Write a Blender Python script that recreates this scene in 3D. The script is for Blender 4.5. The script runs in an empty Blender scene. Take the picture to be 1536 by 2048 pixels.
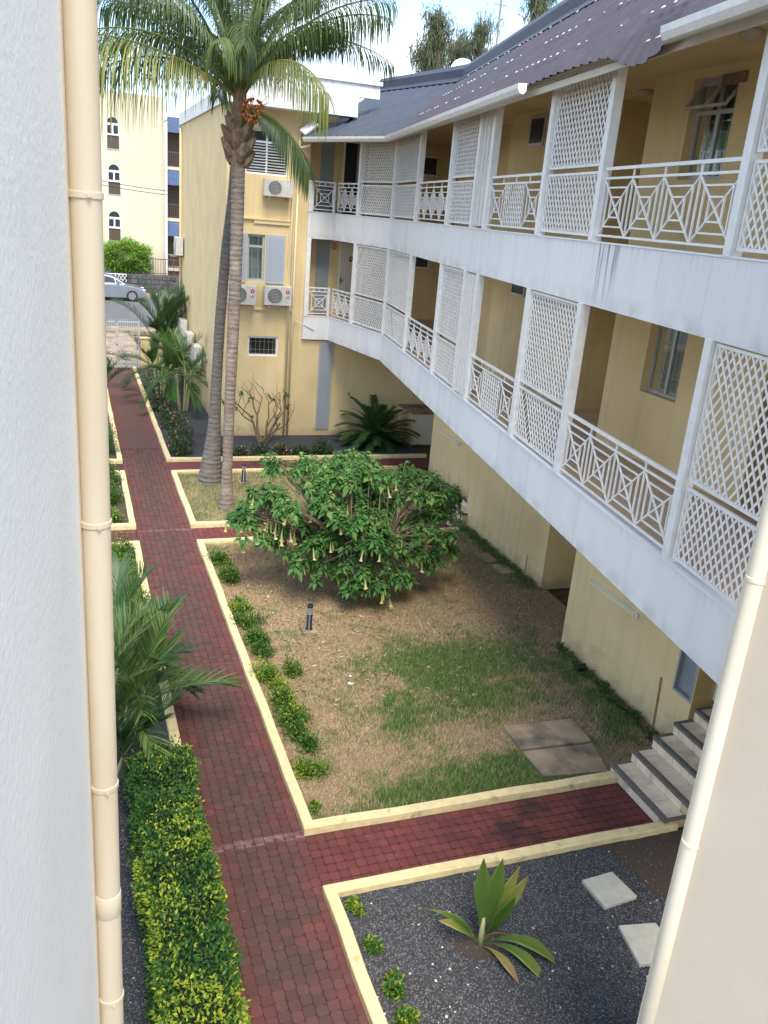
import bpy, math, random
import numpy as np
from mathutils import Vector, Matrix, noise as mnoise
random.seed(7); rng = np.random.default_rng(7)
R = math.radians
S = bpy.context.scene
COL = S.collection

# ---------------------------------------------------------------- camera
CAM_H, PIT, ROL, YAW, FPX = 6.8, 0.33588943, 0.08635899, 0.36609187, 1702.65
def cam_axes():
    cy, sy, cp, sp = math.cos(YAW), math.sin(YAW), math.cos(PIT), math.sin(PIT)
    w = Vector((sy*cp, cy*cp, -sp)); r = Vector((cy, -sy, 0)); u = r.cross(w)
    return r*math.cos(ROL)+u*math.sin(ROL), -r*math.sin(ROL)+u*math.cos(ROL), w
AR, AU, AW = cam_axes()
cd = bpy.data.cameras.new('camera'); cam = bpy.data.objects.new('camera', cd); COL.objects.link(cam)
cd.sensor_fit = 'VERTICAL'; cd.sensor_height = 36; cd.lens = FPX/2048*36; cd.clip_end = 2000; cd.clip_start = .05
m = Matrix((AR, AU, -AW)).transposed().to_4x4(); m.translation = (0, 0, CAM_H); cam.matrix_world = m
S.camera = cam

# ---------------------------------------------------------------- light
SUN_EL, SUN_AZ = 58, 186          # azimuth clockwise from +y
w = bpy.data.worlds.new('World'); S.world = w; w.use_nodes = True
nt = w.node_tree; nt.nodes.clear()
def N(t, ty, **k):
    n = t.nodes.new(ty)
    for a, b in k.items(): setattr(n, a, b)
    return n
out = N(nt, 'ShaderNodeOutputWorld'); bg = N(nt, 'ShaderNodeBackground')
sky = N(nt, 'ShaderNodeTexSky', sky_type='NISHITA', sun_disc=False)
sky.sun_elevation = R(SUN_EL); sky.sun_rotation = R(SUN_AZ)
sky.air_density = 1.0; sky.dust_density = 0.6; sky.ozone_density = 1.5
tc = N(nt, 'ShaderNodeTexCoord'); mp = N(nt, 'ShaderNodeMapping')
mp.inputs['Scale'].default_value = (1.6, 1.6, 5.0); mp.inputs['Location'].default_value = (.55, .1, .2)
nz = N(nt, 'ShaderNodeTexNoise'); nz.inputs['Scale'].default_value = 1.7; nz.inputs['Detail'].default_value = 9; nz.inputs['Roughness'].default_value = .58
cr = N(nt, 'ShaderNodeValToRGB'); cr.color_ramp.elements[0].position = .50; cr.color_ramp.elements[1].position = .70
mx = N(nt, 'ShaderNodeMixRGB'); mx.inputs[2].default_value = (8.2, 8.15, 8.2, 1)
nt.links.new(tc.outputs['Generated'], mp.inputs[0]); nt.links.new(mp.outputs[0], nz.inputs[0])
nt.links.new(nz.outputs[0], cr.inputs[0]); nt.links.new(cr.outputs[0], mx.inputs[0]); nt.links.new(sky.outputs[0], mx.inputs[1])
nt.links.new(mx.outputs[0], bg.inputs[0]); nt.links.new(bg.outputs[0], out.inputs[0])
bg.inputs[1].default_value = .09
sd = bpy.data.lights.new('sun', 'SUN'); sd.energy = 1.45; sd.angle = R(30); sd.color = (1, .92, .80)
so = bpy.data.objects.new('sun', sd); COL.objects.link(so)
sv = Vector((math.sin(R(SUN_AZ))*math.cos(R(SUN_EL)), math.cos(R(SUN_AZ))*math.cos(R(SUN_EL)), math.sin(R(SUN_EL))))
so.rotation_euler = sv.to_track_quat('Z', 'Y').to_euler(); so.location = (0, 0, 30)
S.view_settings.view_transform = 'Standard'; S.view_settings.look = 'None'
S.view_settings.exposure = 2.02; S.view_settings.gamma = 1; S.view_settings.use_curve_mapping = False

# ---------------------------------------------------------------- survey helpers (pixel of the 1536x2048 photo -> point on a plane)
def _ray(x, y): return AW*FPX + AR*(x-768) - AU*(y-1024)
def Gz(x, y, z=0): d = _ray(x, y); return Vector((0, 0, CAM_H)) + d*((z-CAM_H)/d.z)
def PY(x, y, Y): d = _ray(x, y); return Vector((0, 0, CAM_H)) + d*(Y/d.y)
def PX(x, y, X): d = _ray(x, y); return Vector((0, 0, CAM_H)) + d*(X/d.x)

# ---------------------------------------------------------------- materials
def lin(r, g, b): return tuple(((c/255)/12.92 if c/255 <= .04045 else ((c/255+.055)/1.055)**2.4) for c in (r, g, b)) + (1,)
MATS = {}
def M(name, c1, c2=None, scale=4, lo=.35, hi=.65, detail=6, rough=.7, bump=0, bscale=60, bdist=.004, c3=None, s3=1.2, lo3=.55, hi3=.7,
      stretch=None, metal=0, spec=.4, obj=False, rand=0):
    m = bpy.data.materials.new(name); m.use_nodes = True; t = m.node_tree
    b = t.nodes['Principled BSDF']; b.inputs['Roughness'].default_value = rough; b.inputs['Metallic'].default_value = metal
    b.inputs['Specular IOR Level'].default_value = spec
    if obj: co = N(t, 'ShaderNodeTexCoord').outputs['Object']
    else: co = N(t, 'ShaderNodeNewGeometry').outputs['Position']
    def noise(sc, det=6, st=None):
        n = N(t, 'ShaderNodeTexNoise'); n.inputs['Scale'].default_value = sc; n.inputs['Detail'].default_value = det
        if st:
            q = N(t, 'ShaderNodeMapping'); q.inputs['Scale'].default_value = st; t.links.new(co, q.inputs[0]); t.links.new(q.outputs[0], n.inputs[0])
        else: t.links.new(co, n.inputs[0])
        return n.outputs[0]
    def ramp(s, l, h):
        n = N(t, 'ShaderNodeMapRange'); n.inputs[1].default_value = l; n.inputs[2].default_value = h; t.links.new(s, n.inputs[0]); return n.outputs[0]
    def mix(f, a, b_):
        n = N(t, 'ShaderNodeMixRGB')
        if isinstance(f, float): n.inputs[0].default_value = f
        else: t.links.new(f, n.inputs[0])
        for i, v in ((1, a), (2, b_)):
            if isinstance(v, tuple): n.inputs[i].default_value = v
            else: t.links.new(v, n.inputs[i])
        return n.outputs[0]
    c = c1
    if c2: c = mix(ramp(noise(scale, detail, stretch), lo, hi), c1, c2)
    if c3: c = mix(ramp(noise(s3, 8), lo3, hi3), c, c3)
    if rand:
        oi = N(t, 'ShaderNodeObjectInfo'); h = N(t, 'ShaderNodeHueSaturation')
        mr = N(t, 'ShaderNodeMapRange'); mr.inputs[3].default_value = 1-rand; mr.inputs[4].default_value = 1+rand
        t.links.new(oi.outputs['Random'], mr.inputs[0]); t.links.new(mr.outputs[0], h.inputs['Value'])
        if isinstance(c, tuple): h.inputs['Color'].default_value = c
        else: t.links.new(c, h.inputs['Color'])
        c = h.outputs[0]
    if isinstance(c, tuple): b.inputs['Base Color'].default_value = c
    else: t.links.new(c, b.inputs['Base Color'])
    if bump:
        bn = N(t, 'ShaderNodeBump'); bn.inputs['Strength'].default_value = bump; bn.inputs['Distance'].default_value = bdist
        t.links.new(noise(bscale, 5), bn.inputs['Height']); t.links.new(bn.outputs[0], b.inputs['Normal'])
    m['_c'] = 1; MATS[name] = m
    return m
CREAM = (.75, .59, .32, 1); CREAM2 = (.68, .525, .275, 1)
wall = M('wall_cream', CREAM, CREAM2, scale=1.2, rough=.85, bump=.25, bscale=70, c3=(.55, .44, .26, 1), s3=.5, lo3=.6, hi3=.85)
wall_lt = M('wall_pale', (.78, .68, .46, 1), (.70, .60, .40, 1), scale=1.0, rough=.85, bump=.2, bscale=60)
white = M('white_paint', (.78, .78, .79, 1), (.70, .70, .72, 1), scale=3, rough=.45, lo=.45, hi=.8)
fascia = M('fascia_white', (.78, .77, .755, 1), (.69, .68, .67, 1), scale=1.0, stretch=(2.6, 2.6, .18), lo=.50, hi=.80, rough=.6, bump=.15, bscale=40,
           c3=(.67, .69, .72, 1), s3=.7, lo3=.5, hi3=.78)
def add_drips(m):
    t = m.node_tree; b = t.nodes['Principled BSDF']; src = b.inputs['Base Color'].links[0].from_socket
    g = N(t, 'ShaderNodeNewGeometry').outputs['Position']; sp = N(t, 'ShaderNodeSeparateXYZ'); t.links.new(g, sp.inputs[0])
    def mth(op, a, b_=None):
        n = N(t, 'ShaderNodeMath', operation=op); n.use_clamp = op == 'MULTIPLY'
        for i, v in ((0, a), (1, b_)):
            if v is None: continue
            if isinstance(v, (int, float)): n.inputs[i].default_value = v
            else: t.links.new(v, n.inputs[i])
        return n.outputs[0]
    def mr(s_, a, c, d=0., e=1.):
        n = N(t, 'ShaderNodeMapRange')
        for i, v in enumerate((a, c, d, e)): n.inputs[i+1].default_value = v
        t.links.new(s_, n.inputs[0]); return n.outputs[0]
    q = N(t, 'ShaderNodeMapping'); q.inputs['Scale'].default_value = (16, 16, .9); t.links.new(g, q.inputs[0])
    nz_ = N(t, 'ShaderNodeTexNoise'); nz_.inputs['Scale'].default_value = 1; nz_.inputs['Detail'].default_value = 4; t.links.new(q.outputs[0], nz_.inputs[0])
    a = mth('MULTIPLY', mr(sp.outputs[1], 8.55, 8.75), mr(sp.outputs[1], 9.35, 9.1)); a = mth('MULTIPLY', a, mr(sp.outputs[2], 5.95, 6.6)); a = mth('MULTIPLY', a, mr(nz_.outputs[0], .50, .66))
    # thin drips everywhere
    q2 = N(t, 'ShaderNodeMapping'); q2.inputs['Scale'].default_value = (9, 9, .25); q2.inputs['Location'].default_value = (3, 1, 0); t.links.new(g, q2.inputs[0])
    n2 = N(t, 'ShaderNodeTexNoise'); n2.inputs['Scale'].default_value = 1; n2.inputs['Detail'].default_value = 3; t.links.new(q2.outputs[0], n2.inputs[0])
    b2 = mth('MULTIPLY', mr(n2.outputs[0], .60, .74), .30)
    mx1 = N(t, 'ShaderNodeMixRGB'); t.links.new(b2, mx1.inputs[0]); t.links.new(src, mx1.inputs[1]); mx1.inputs[2].default_value = (.30, .31, .34, 1)
    mx2 = N(t, 'ShaderNodeMixRGB'); t.links.new(a, mx2.inputs[0]); t.links.new(mx1.outputs[0], mx2.inputs[1]); mx2.inputs[2].default_value = (.10, .10, .10, 1)
    zz = N(t, 'ShaderNodeMath', operation='MODULO'); zs = N(t, 'ShaderNodeMath', operation='SUBTRACT'); t.links.new(sp.outputs[2], zs.inputs[0]); zs.inputs[1].default_value = 3.04-2.91; t.links.new(zs.outputs[0], zz.inputs[0]); zz.inputs[1].default_value = 2.91
    n4 = N(t, 'ShaderNodeTexNoise'); n4.inputs['Scale'].default_value = 3; n4.inputs['Detail'].default_value = 8; t.links.new(g, n4.inputs[0])
    lo_ = mth('MULTIPLY', mr(zz.outputs[0], .22, .0), mr(n4.outputs[0], .42, .68)); up_ = mth('MULTIPLY', mr(zz.outputs[0], .52, .70), mr(nz_.outputs[0], .50, .72)); al_ = mth('MAXIMUM', mth('MULTIPLY', lo_, .38), mth('MULTIPLY', up_, .25))
    mx3 = N(t, 'ShaderNodeMixRGB'); t.links.new(al_, mx3.inputs[0]); t.links.new(mx2.outputs[0], mx3.inputs[1]); mx3.inputs[2].default_value = (.24, .23, .21, 1)
    t.links.new(mx3.outputs[0], b.inputs['Base Color'])
add_drips(fascia)
def add_streaks(m, k=.28, col=(.42, .34, .20, 1)):
    t = m.node_tree; b = t.nodes['Principled BSDF']; src = b.inputs['Base Color'].links[0].from_socket
    g = N(t, 'ShaderNodeNewGeometry').outputs['Position']; q2 = N(t, 'ShaderNodeMapping'); q2.inputs['Scale'].default_value = (5, 5, .22); t.links.new(g, q2.inputs[0])
    n2 = N(t, 'ShaderNodeTexNoise'); n2.inputs['Scale'].default_value = 1; n2.inputs['Detail'].default_value = 6; t.links.new(q2.outputs[0], n2.inputs[0])
    n = N(t, 'ShaderNodeMapRange'); n.inputs[1].default_value = .50; n.inputs[2].default_value = .75; n.inputs[4].default_value = k; t.links.new(n2.outputs[0], n.inputs[0])
    # splash dirt on the lowest courses
    sp = N(t, 'ShaderNodeSeparateXYZ'); t.links.new(g, sp.inputs[0]); n3 = N(t, 'ShaderNodeTexNoise'); n3.inputs['Scale'].default_value = 3.5; n3.inputs['Detail'].default_value = 7; t.links.new(g, n3.inputs[0])
    ad = N(t, 'ShaderNodeMath', operation='MULTIPLY_ADD'); t.links.new(n3.outputs[0], ad.inputs[0]); ad.inputs[1].default_value = -1.2; t.links.new(sp.outputs[2], ad.inputs[2])
    mr = N(t, 'ShaderNodeMapRange'); mr.inputs[1].default_value = -.22; mr.inputs[2].default_value = -.66; mr.inputs[4].default_value = .45; t.links.new(ad.outputs[0], mr.inputs[0])
    mx1 = N(t, 'ShaderNodeMixRGB'); t.links.new(n.outputs[0], mx1.inputs[0]); t.links.new(src, mx1.inputs[1]); mx1.inputs[2].default_value = col
    mx2 = N(t, 'ShaderNodeMixRGB'); t.links.new(mr.outputs[0], mx2.inputs[0]); t.links.new(mx1.outputs[0], mx2.inputs[1]); mx2.inputs[2].default_value = (.20, .16, .11, 1)
    t.links.new(mx2.outputs[0], b.inputs['Base Color'])
add_streaks(wall)
kerb_m = M('kerb_yellow', (.74, .60, .31, 1), (.60, .49, .27, 1), scale=9, rough=.8, bump=.4, bscale=90, c3=(.20, .19, .11, 1), s3=7, lo3=.60, hi3=.82)
rail_w = M('rail_white', (.83, .82, .795, 1), (.74, .73, .71, 1), scale=8, rough=.35)
grey_pv = M('grey_panel', (.33, .36, .38, 1), (.29, .32, .34, 1), scale=2, rough=.5)
glass = M('window_glass', (.035, .045, .05, 1), (.07, .08, .085, 1), scale=2.5, rough=.12, spec=.35)
dark = M('dark_interior', (.02, .022, .025, 1), rough=.6)
alu = M('aluminium', (.48, .50, .50, 1), (.42, .44, .44, 1), scale=5, rough=.4, metal=.2)
curtain_or_void = M('curtain_or_void', (.62, .62, .58, 1), (.34, .35, .34, 1), scale=1, stretch=(30, 30, .5), lo=.4, hi=.6, rough=.9)
roofm = M('roof_sheet', (.074, .062, .073, 1), (.056, .050, .062, 1), scale=2.2, rough=.62, spec=.25, bump=.05, c3=(.12, .11, .13, 1), s3=3, lo3=.62, hi3=.8)
roofb = M('roof_sheet_blue', (.045, .060, .085, 1), (.060, .072, .095, 1), scale=2, rough=.6, spec=.25, c3=(.09, .06, .065, 1), s3=.9, lo3=.60, hi3=.72)
ridgem = M('ridge_blue', (.055, .067, .095, 1), (.042, .052, .075, 1), scale=1.5, rough=.55, spec=.3, stretch=(2, .6, 1))
patch_w = M('sealant_white', (.8, .8, .82, 1), rough=.6)
pvc_c = M('pvc_cream', (.66, .57, .43, 1), (.60, .50, .36, 1), scale=2.5, stretch=(1, 1, .4), rough=.42, c3=(.50, .40, .30, 1), s3=9, lo3=.70, hi3=.78)
pvc_r = M('pvc_pale', (.84, .77, .63, 1), (.78, .70, .54, 1), scale=2.5, stretch=(1, 1, .4), rough=.42, c3=(.58, .50, .38, 1), s3=11, lo3=.74, hi3=.82)
plaster = M('plaster_white', (.86, .865, .85, 1), (.80, .81, .80, 1), scale=1.3, rough=.6, bump=.55, bscale=38, bdist=.006, c3=(.74, .75, .745, 1), s3=2.2, lo3=.6, hi3=.85)
plaster_c = M('plaster_cream', (.80, .70, .54, 1), (.75, .64, .48, 1), scale=1.3, rough=.7, bump=.3, bscale=45, bdist=.004)
tile = M('step_tile', (.80, .66, .49, 1), (.68, .55, .41, 1), scale=6, rough=.45, rand=.08, c3=(.36, .33, .28, 1), s3=3, lo3=.55, hi3=.8)
trim = M('step_trim', (.12, .11, .095, 1), (.17, .155, .13, 1), scale=12, rough=.7)
floor_t = M('corridor_floor', (.60, .44, .29, 1), (.50, .37, .25, 1), scale=5, rough=.5)
concrete = M('concrete', (.36, .28, .18, 1), (.26, .20, .13, 1), scale=3.5, rough=.9, bump=.5, bscale=60, c3=(.12, .105, .08, 1), s3=2.6, lo3=.48, hi3=.68)
slab_m = M('stepping_slab', (.52, .49, .40, 1), (.42, .40, .33, 1), scale=7, rough=.85, bump=.3, bscale=80)
soil = M('soil', (.055, .040, .028, 1), (.09, .07, .05, 1), scale=6, rough=1, bump=.8, bscale=50, bdist=.02)
asphalt = M('asphalt', (.10, .10, .105, 1), (.13, .13, .135, 1), scale=3, rough=.9, bump=.2)
stone_m = M('stone_wall', (.11, .10, .10, 1), (.06, .06, .06, 1), scale=5, rough=.95, bump=.6, bscale=20, bdist=.02, rand=.3)
brown_m = M('brown_rail', (.10, .075, .055, 1), rough=.5)
blue_aw = M('blue_awning', (.10, .15, .28, 1), (.08, .12, .23, 1), scale=5, rough=.7)
acm = M('ac_case', (.58, .57, .52, 1), (.50, .49, .45, 1), scale=5, rough=.45, obj=True)
ac_dark = M('ac_grille', (.10, .105, .11, 1), rough=.5)
red_m = M('logo_red', (.50, .02, .06, 1), rough=.5)
grey_txt = M('logo_grey', (.22, .22, .23, 1), rough=.5)
black_m = M('black_plastic', (.015, .016, .02, 1), rough=.35)
blackfoil = M('lamp_black', (.012, .014, .022, 1), rough=.3)
silver = M('lamp_silver', (.55, .56, .58, 1), rough=.3, metal=.7)
carpaint = M('car_silver', (.27, .30, .34, 1), (.24, .27, .30, 1), scale=1, rough=.25, metal=.4, spec=.6)
carglass = M('car_glass', (.02, .025, .03, 1), rough=.05, spec=.8)
tyre_m = M('tyre', (.02, .02, .02, 1), rough=.8)
rim_m = M('rim', (.5, .5, .52, 1), rough=.3, metal=.7)
bark = M('palm_bark', (.26, .21, .17, 1), (.15, .12, .10, 1), scale=3, stretch=(2, 2, 12), rough=.95, bump=.8, bscale=35, bdist=.02, c3=(.33, .28, .22, 1), s3=4, lo3=.5, hi3=.75)
bark2 = M('palm_bark_dark', (.20, .175, .15, 1), (.11, .10, .09, 1), scale=3, stretch=(2, 2, 10), rough=.95, bump=.8, bscale=35, bdist=.02)
fibre = M('palm_sheath', (.16, .10, .06, 1), (.30, .22, .13, 1), scale=9, stretch=(3, 3, 1), rough=.95, bump=.7, bscale=40, bdist=.01)
branch_m = M('branch_bark', (.16, .11, .07, 1), (.22, .16, .11, 1), scale=12, rough=.9)
plum_m = M('dry_branch', (.24, .16, .10, 1), (.17, .11, .07, 1), scale=10, rough=.9)
fruit_m = M('orange_fruit', (.60, .16, .02, 1), (.42, .10, .02, 1), scale=20, rough=.5)
wood_m = M('bamboo_stick', (.42, .27, .12, 1), (.34, .21, .10, 1), scale=9, rough=.7)
wire_m = M('cable', (.02, .02, .02, 1), rough=.6)
rust = M('rust_grey', (.25, .24, .22, 1), rough=.8)
wood_shut = M('shutter_grey', (.40, .44, .50, 1), (.36, .40, .46, 1), scale=4, rough=.5)
door_w = M('door_white', (.66, .60, .50, 1), (.60, .54, .44, 1), scale=2, rough=.6)
lampg = M('ceiling_lamp', (.50, .44, .34, 1), rough=.4)

def attr_mat(name, stops, rough=.6, trans=.25, spec=.3, bump=0):
    m = bpy.data.materials.new(name); m.use_nodes = True; t = m.node_tree; b = t.nodes['Principled BSDF']
    b.inputs['Roughness'].default_value = rough; b.inputs['Specular IOR Level'].default_value = spec
    a = N(t, 'ShaderNodeAttribute', attribute_name='tint'); c = N(t, 'ShaderNodeValToRGB')
    e = c.color_ramp.elements
    while len(e) < len(stops): e.new(.5)
    for i, (p, col) in enumerate(stops): e[i].position = p; e[i].color = tuple(col)+(1,)
    t.links.new(a.outputs['Fac'], c.inputs[0]); t.links.new(c.outputs[0], b.inputs['Base Color'])
    if trans:
        tr = N(t, 'ShaderNodeBsdfTranslucent'); ms = N(t, 'ShaderNodeMixShader'); ms.inputs[0].default_value = trans
        g = N(t, 'ShaderNodeHueSaturation'); g.inputs['Value'].default_value = 1.5; t.links.new(c.outputs[0], g.inputs['Color'])
        t.links.new(g.outputs[0], tr.inputs[0]); t.links.new(b.outputs[0], ms.inputs[1]); t.links.new(tr.outputs[0], ms.inputs[2])
        t.links.new(ms.outputs[0], t.nodes['Material Output'].inputs[0])
    return m
leaf_hedge = attr_mat('hedge_leaf', [(0, (.012, .045, .010)), (.45, (.04, .125, .02)), (.72, (.15, .25, .025)), (1, (.42, .43, .03))])
leaf_brug = attr_mat('brug_leaf', [(0, (.022, .070, .022)), (.6, (.065, .18, .045)), (1, (.17, .28, .07))], rough=.6, spec=.2)
leaf_palm = attr_mat('palm_leaf', [(0, (.025, .055, .02)), (.45, (.09, .14, .035)), (.75, (.20, .23, .06)), (1, (.42, .32, .08))], rough=.45, spec=.4)
leaf_areca = attr_mat('areca_leaf', [(0, (.018, .055, .018)), (.5, (.065, .15, .035)), (.85, (.20, .27, .07)), (1, (.32, .26, .08))], rough=.4, spec=.45)
leaf_rose = attr_mat('garden_leaf', [(0, (.02, .05, .02)), (.6, (.05, .10, .03)), (.8, (.13, .15, .05)), (.9, (.62, .04, .04)), (1, (.8, .40, .38))])
leaf_cas = attr_mat('casuarina_needles', [(0, (.05, .075, .04)), (.6, (.10, .125, .06)), (1, (.19, .17, .09))], trans=.2)
leaf_lime = attr_mat('lime_leaf', [(0, (.04, .11, .01)), (.6, (.15, .30, .03)), (1, (.27, .40, .05))])
petal = attr_mat('flower_petal', [(0, (.28, .36, .10)), (.6, (.55, .54, .24)), (1, (.72, .50, .24))], rough=.6, trans=.35)
grass_m = attr_mat('grass_blade', [(0, (.40, .28, .17)), (.25, (.60, .47, .30)), (.45, (.42, .37, .18)), (.62, (.20, .28, .07)), (1, (.07, .19, .04))], rough=.7, trans=.25)
ground_m = attr_mat('lawn_ground', [(0, (.24, .165, .10)), (.45, (.19, .15, .08)), (1, (.06, .09, .03))], rough=1, trans=0)
litter_m = attr_mat('leaf_litter', [(0, (.16, .10, .06)), (.6, (.32, .25, .15)), (1, (.45, .38, .25))], rough=.9, trans=.1)
coco_m = attr_mat('coconut_leaf', [(0, (.03, .08, .015)), (.5, (.09, .17, .03)), (.8, (.26, .28, .06)), (1, (.30, .17, .08))], rough=.4, spec=.45, trans=.2)
gravel_m = attr_mat('gravel_stone', [(0, (.037, .038, .040)), (.6, (.100, .102, .107)), (.93, (.18, .18, .185)), (1, (.55, .53, .48))], rough=.85, trans=0)

# paver paint: faded red with dark wear, redder on the side path, white bar and black stains
def paver_material():
    m = bpy.data.materials.new('paver_red'); m.use_nodes = True; t = m.node_tree; b = t.nodes['Principled BSDF']
    b.inputs['Roughness'].default_value = .8
    g = N(t, 'ShaderNodeNewGeometry').outputs['Position']
    sp = N(t, 'ShaderNodeSeparateXYZ'); t.links.new(g, sp.inputs[0])
    def nz(sc, d=7):
        n = N(t, 'ShaderNodeTexNoise'); n.inputs['Scale'].default_value = sc; n.inputs['Detail'].default_value = d; n.inputs['Roughness'].default_value = .65
        t.links.new(g, n.inputs[0]); return n.outputs[0]
    def mr(s, a, b_, c=0., d=1.):
        n = N(t, 'ShaderNodeMapRange')
        for i, v in enumerate((a, b_, c, d)): n.inputs[i+1].default_value = v
        t.links.new(s, n.inputs[0]); return n.outputs[0]
    def mix(f, a, c):
        n = N(t, 'ShaderNodeMixRGB'); t.links.new(f, n.inputs[0])
        for i, v in ((1, a), (2, c)):
            if isinstance(v, tuple): n.inputs[i].default_value = v
            else: t.links.new(v, n.inputs[i])
        return n.outputs[0]
    def mul(a, b_, op='MULTIPLY'):
        n = N(t, 'ShaderNodeMath', operation=op)
        for i, v in ((0, a), (1, b_)):
            if isinstance(v, float): n.inputs[i].default_value = v
            else: t.links.new(v, n.inputs[i])
        n.use_clamp = True
        return n.outputs[0]
    c = mix(mr(nz(1.4), .35, .68), (.112, .032, .025, 1), (.076, .040, .031, 1))
    # redder away from the trodden middle and on side paths
    side = mr(sp.outputs[0], 2.15, 2.5)
    edge = mul(mr(nz(2.3), .50, .66), .75)
    c = mix(mul(side, .8), c, (.135, .028, .024, 1)); c = mix(edge, c, (.145, .036, .031, 1))
    # trodden dark centre
    cen = mul(mr(sp.outputs[0], 1.25, 1.55), mr(sp.outputs[0], 2.2, 1.9)); c = mix(mul(cen, mr(nz(3.1), .3, .65)), c, (.064, .037, .029, 1))
    # dark mould on side path
    st = mul(mul(mr(sp.outputs[0], 3.6, 4.6), mr(sp.outputs[0], 6.4, 5.4)), mr(nz(1.9, 9), .46, .60)); c = mix(mul(st, .85), c, (.022, .012, .011, 1))
    # pale specks
    c = mix(mr(nz(28, 3), .70, .76), c, (.30, .24, .22, 1))
    # worn white bars
    for y0, y1, k in ((7.62, 7.74, 1.0), (17.52, 17.60, .9)):
        band = mul(mr(sp.outputs[1], y0-.01, y0+.015), mr(sp.outputs[1], y1+.015, y1-.01)); band = mul(band, mr(sp.outputs[0], 2.36, 2.3))
        c = mix(mul(mul(band, mr(nz(9), .40, .62)), k*.42), c, (.42, .24, .24, 1))
    oi = N(t, 'ShaderNodeAttribute', attribute_name='tint'); h = N(t, 'ShaderNodeHueSaturation')
    t.links.new(mr(oi.outputs['Fac'], 0., 1., .84, 1.18), h.inputs['Value']); t.links.new(c, h.inputs['Color']); t.links.new(h.outputs[0], b.inputs['Base Color'])
    bn = N(t, 'ShaderNodeBump'); bn.inputs['Strength'].default_value = .5; bn.inputs['Distance'].default_value = .004
    t.links.new(nz(90, 4), bn.inputs['Height']); t.links.new(bn.outputs[0], b.inputs['Normal'])
    return m
paver_m = paver_material()
joint_m = M('paver_joint', (.075, .032, .029, 1), (.05, .025, .023, 1), scale=5, rough=1, bump=.5)

# ---------------------------------------------------------------- builders
ORG = {}
def org(o): return ORG.get(o.name, Vector((0, 0, 0)))
def tag(o, label=None, cat=None, group=None, kind=None):
    if label: o['label'] = label
    if cat: o['category'] = cat
    if group: o['group'] = group
    if kind: o['kind'] = kind
    return o
def thing(name, label, cat, loc=(0, 0, 0), group=None, rz=0):
    o = bpy.data.objects.new(name, None); COL.objects.link(o); o.location = loc; o.rotation_euler = (0, 0, rz); o.empty_display_size = .2
    ORG[o.name] = Vector(loc); tag(o, label, cat, group); return o
def link(name, me, parent=None, loc=None):
    o = bpy.data.objects.new(name, me); COL.objects.link(o)
    if parent is not None: o.parent = parent
    if loc is not None: o.location = loc
    ORG[o.name] = org(parent) if parent is not None else Vector((0, 0, 0))
    return o
class Fr:
    def __init__(s, o, u, n=None):
        s.o = Vector(o); s.u = Vector(u).normalized(); s.z = Vector((0, 0, 1)); s.n = Vector(n).normalized() if n is not None else s.u.cross(s.z)
    def p(s, a, b, c=0): return s.o+s.u*a+s.z*b+s.n*c
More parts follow.
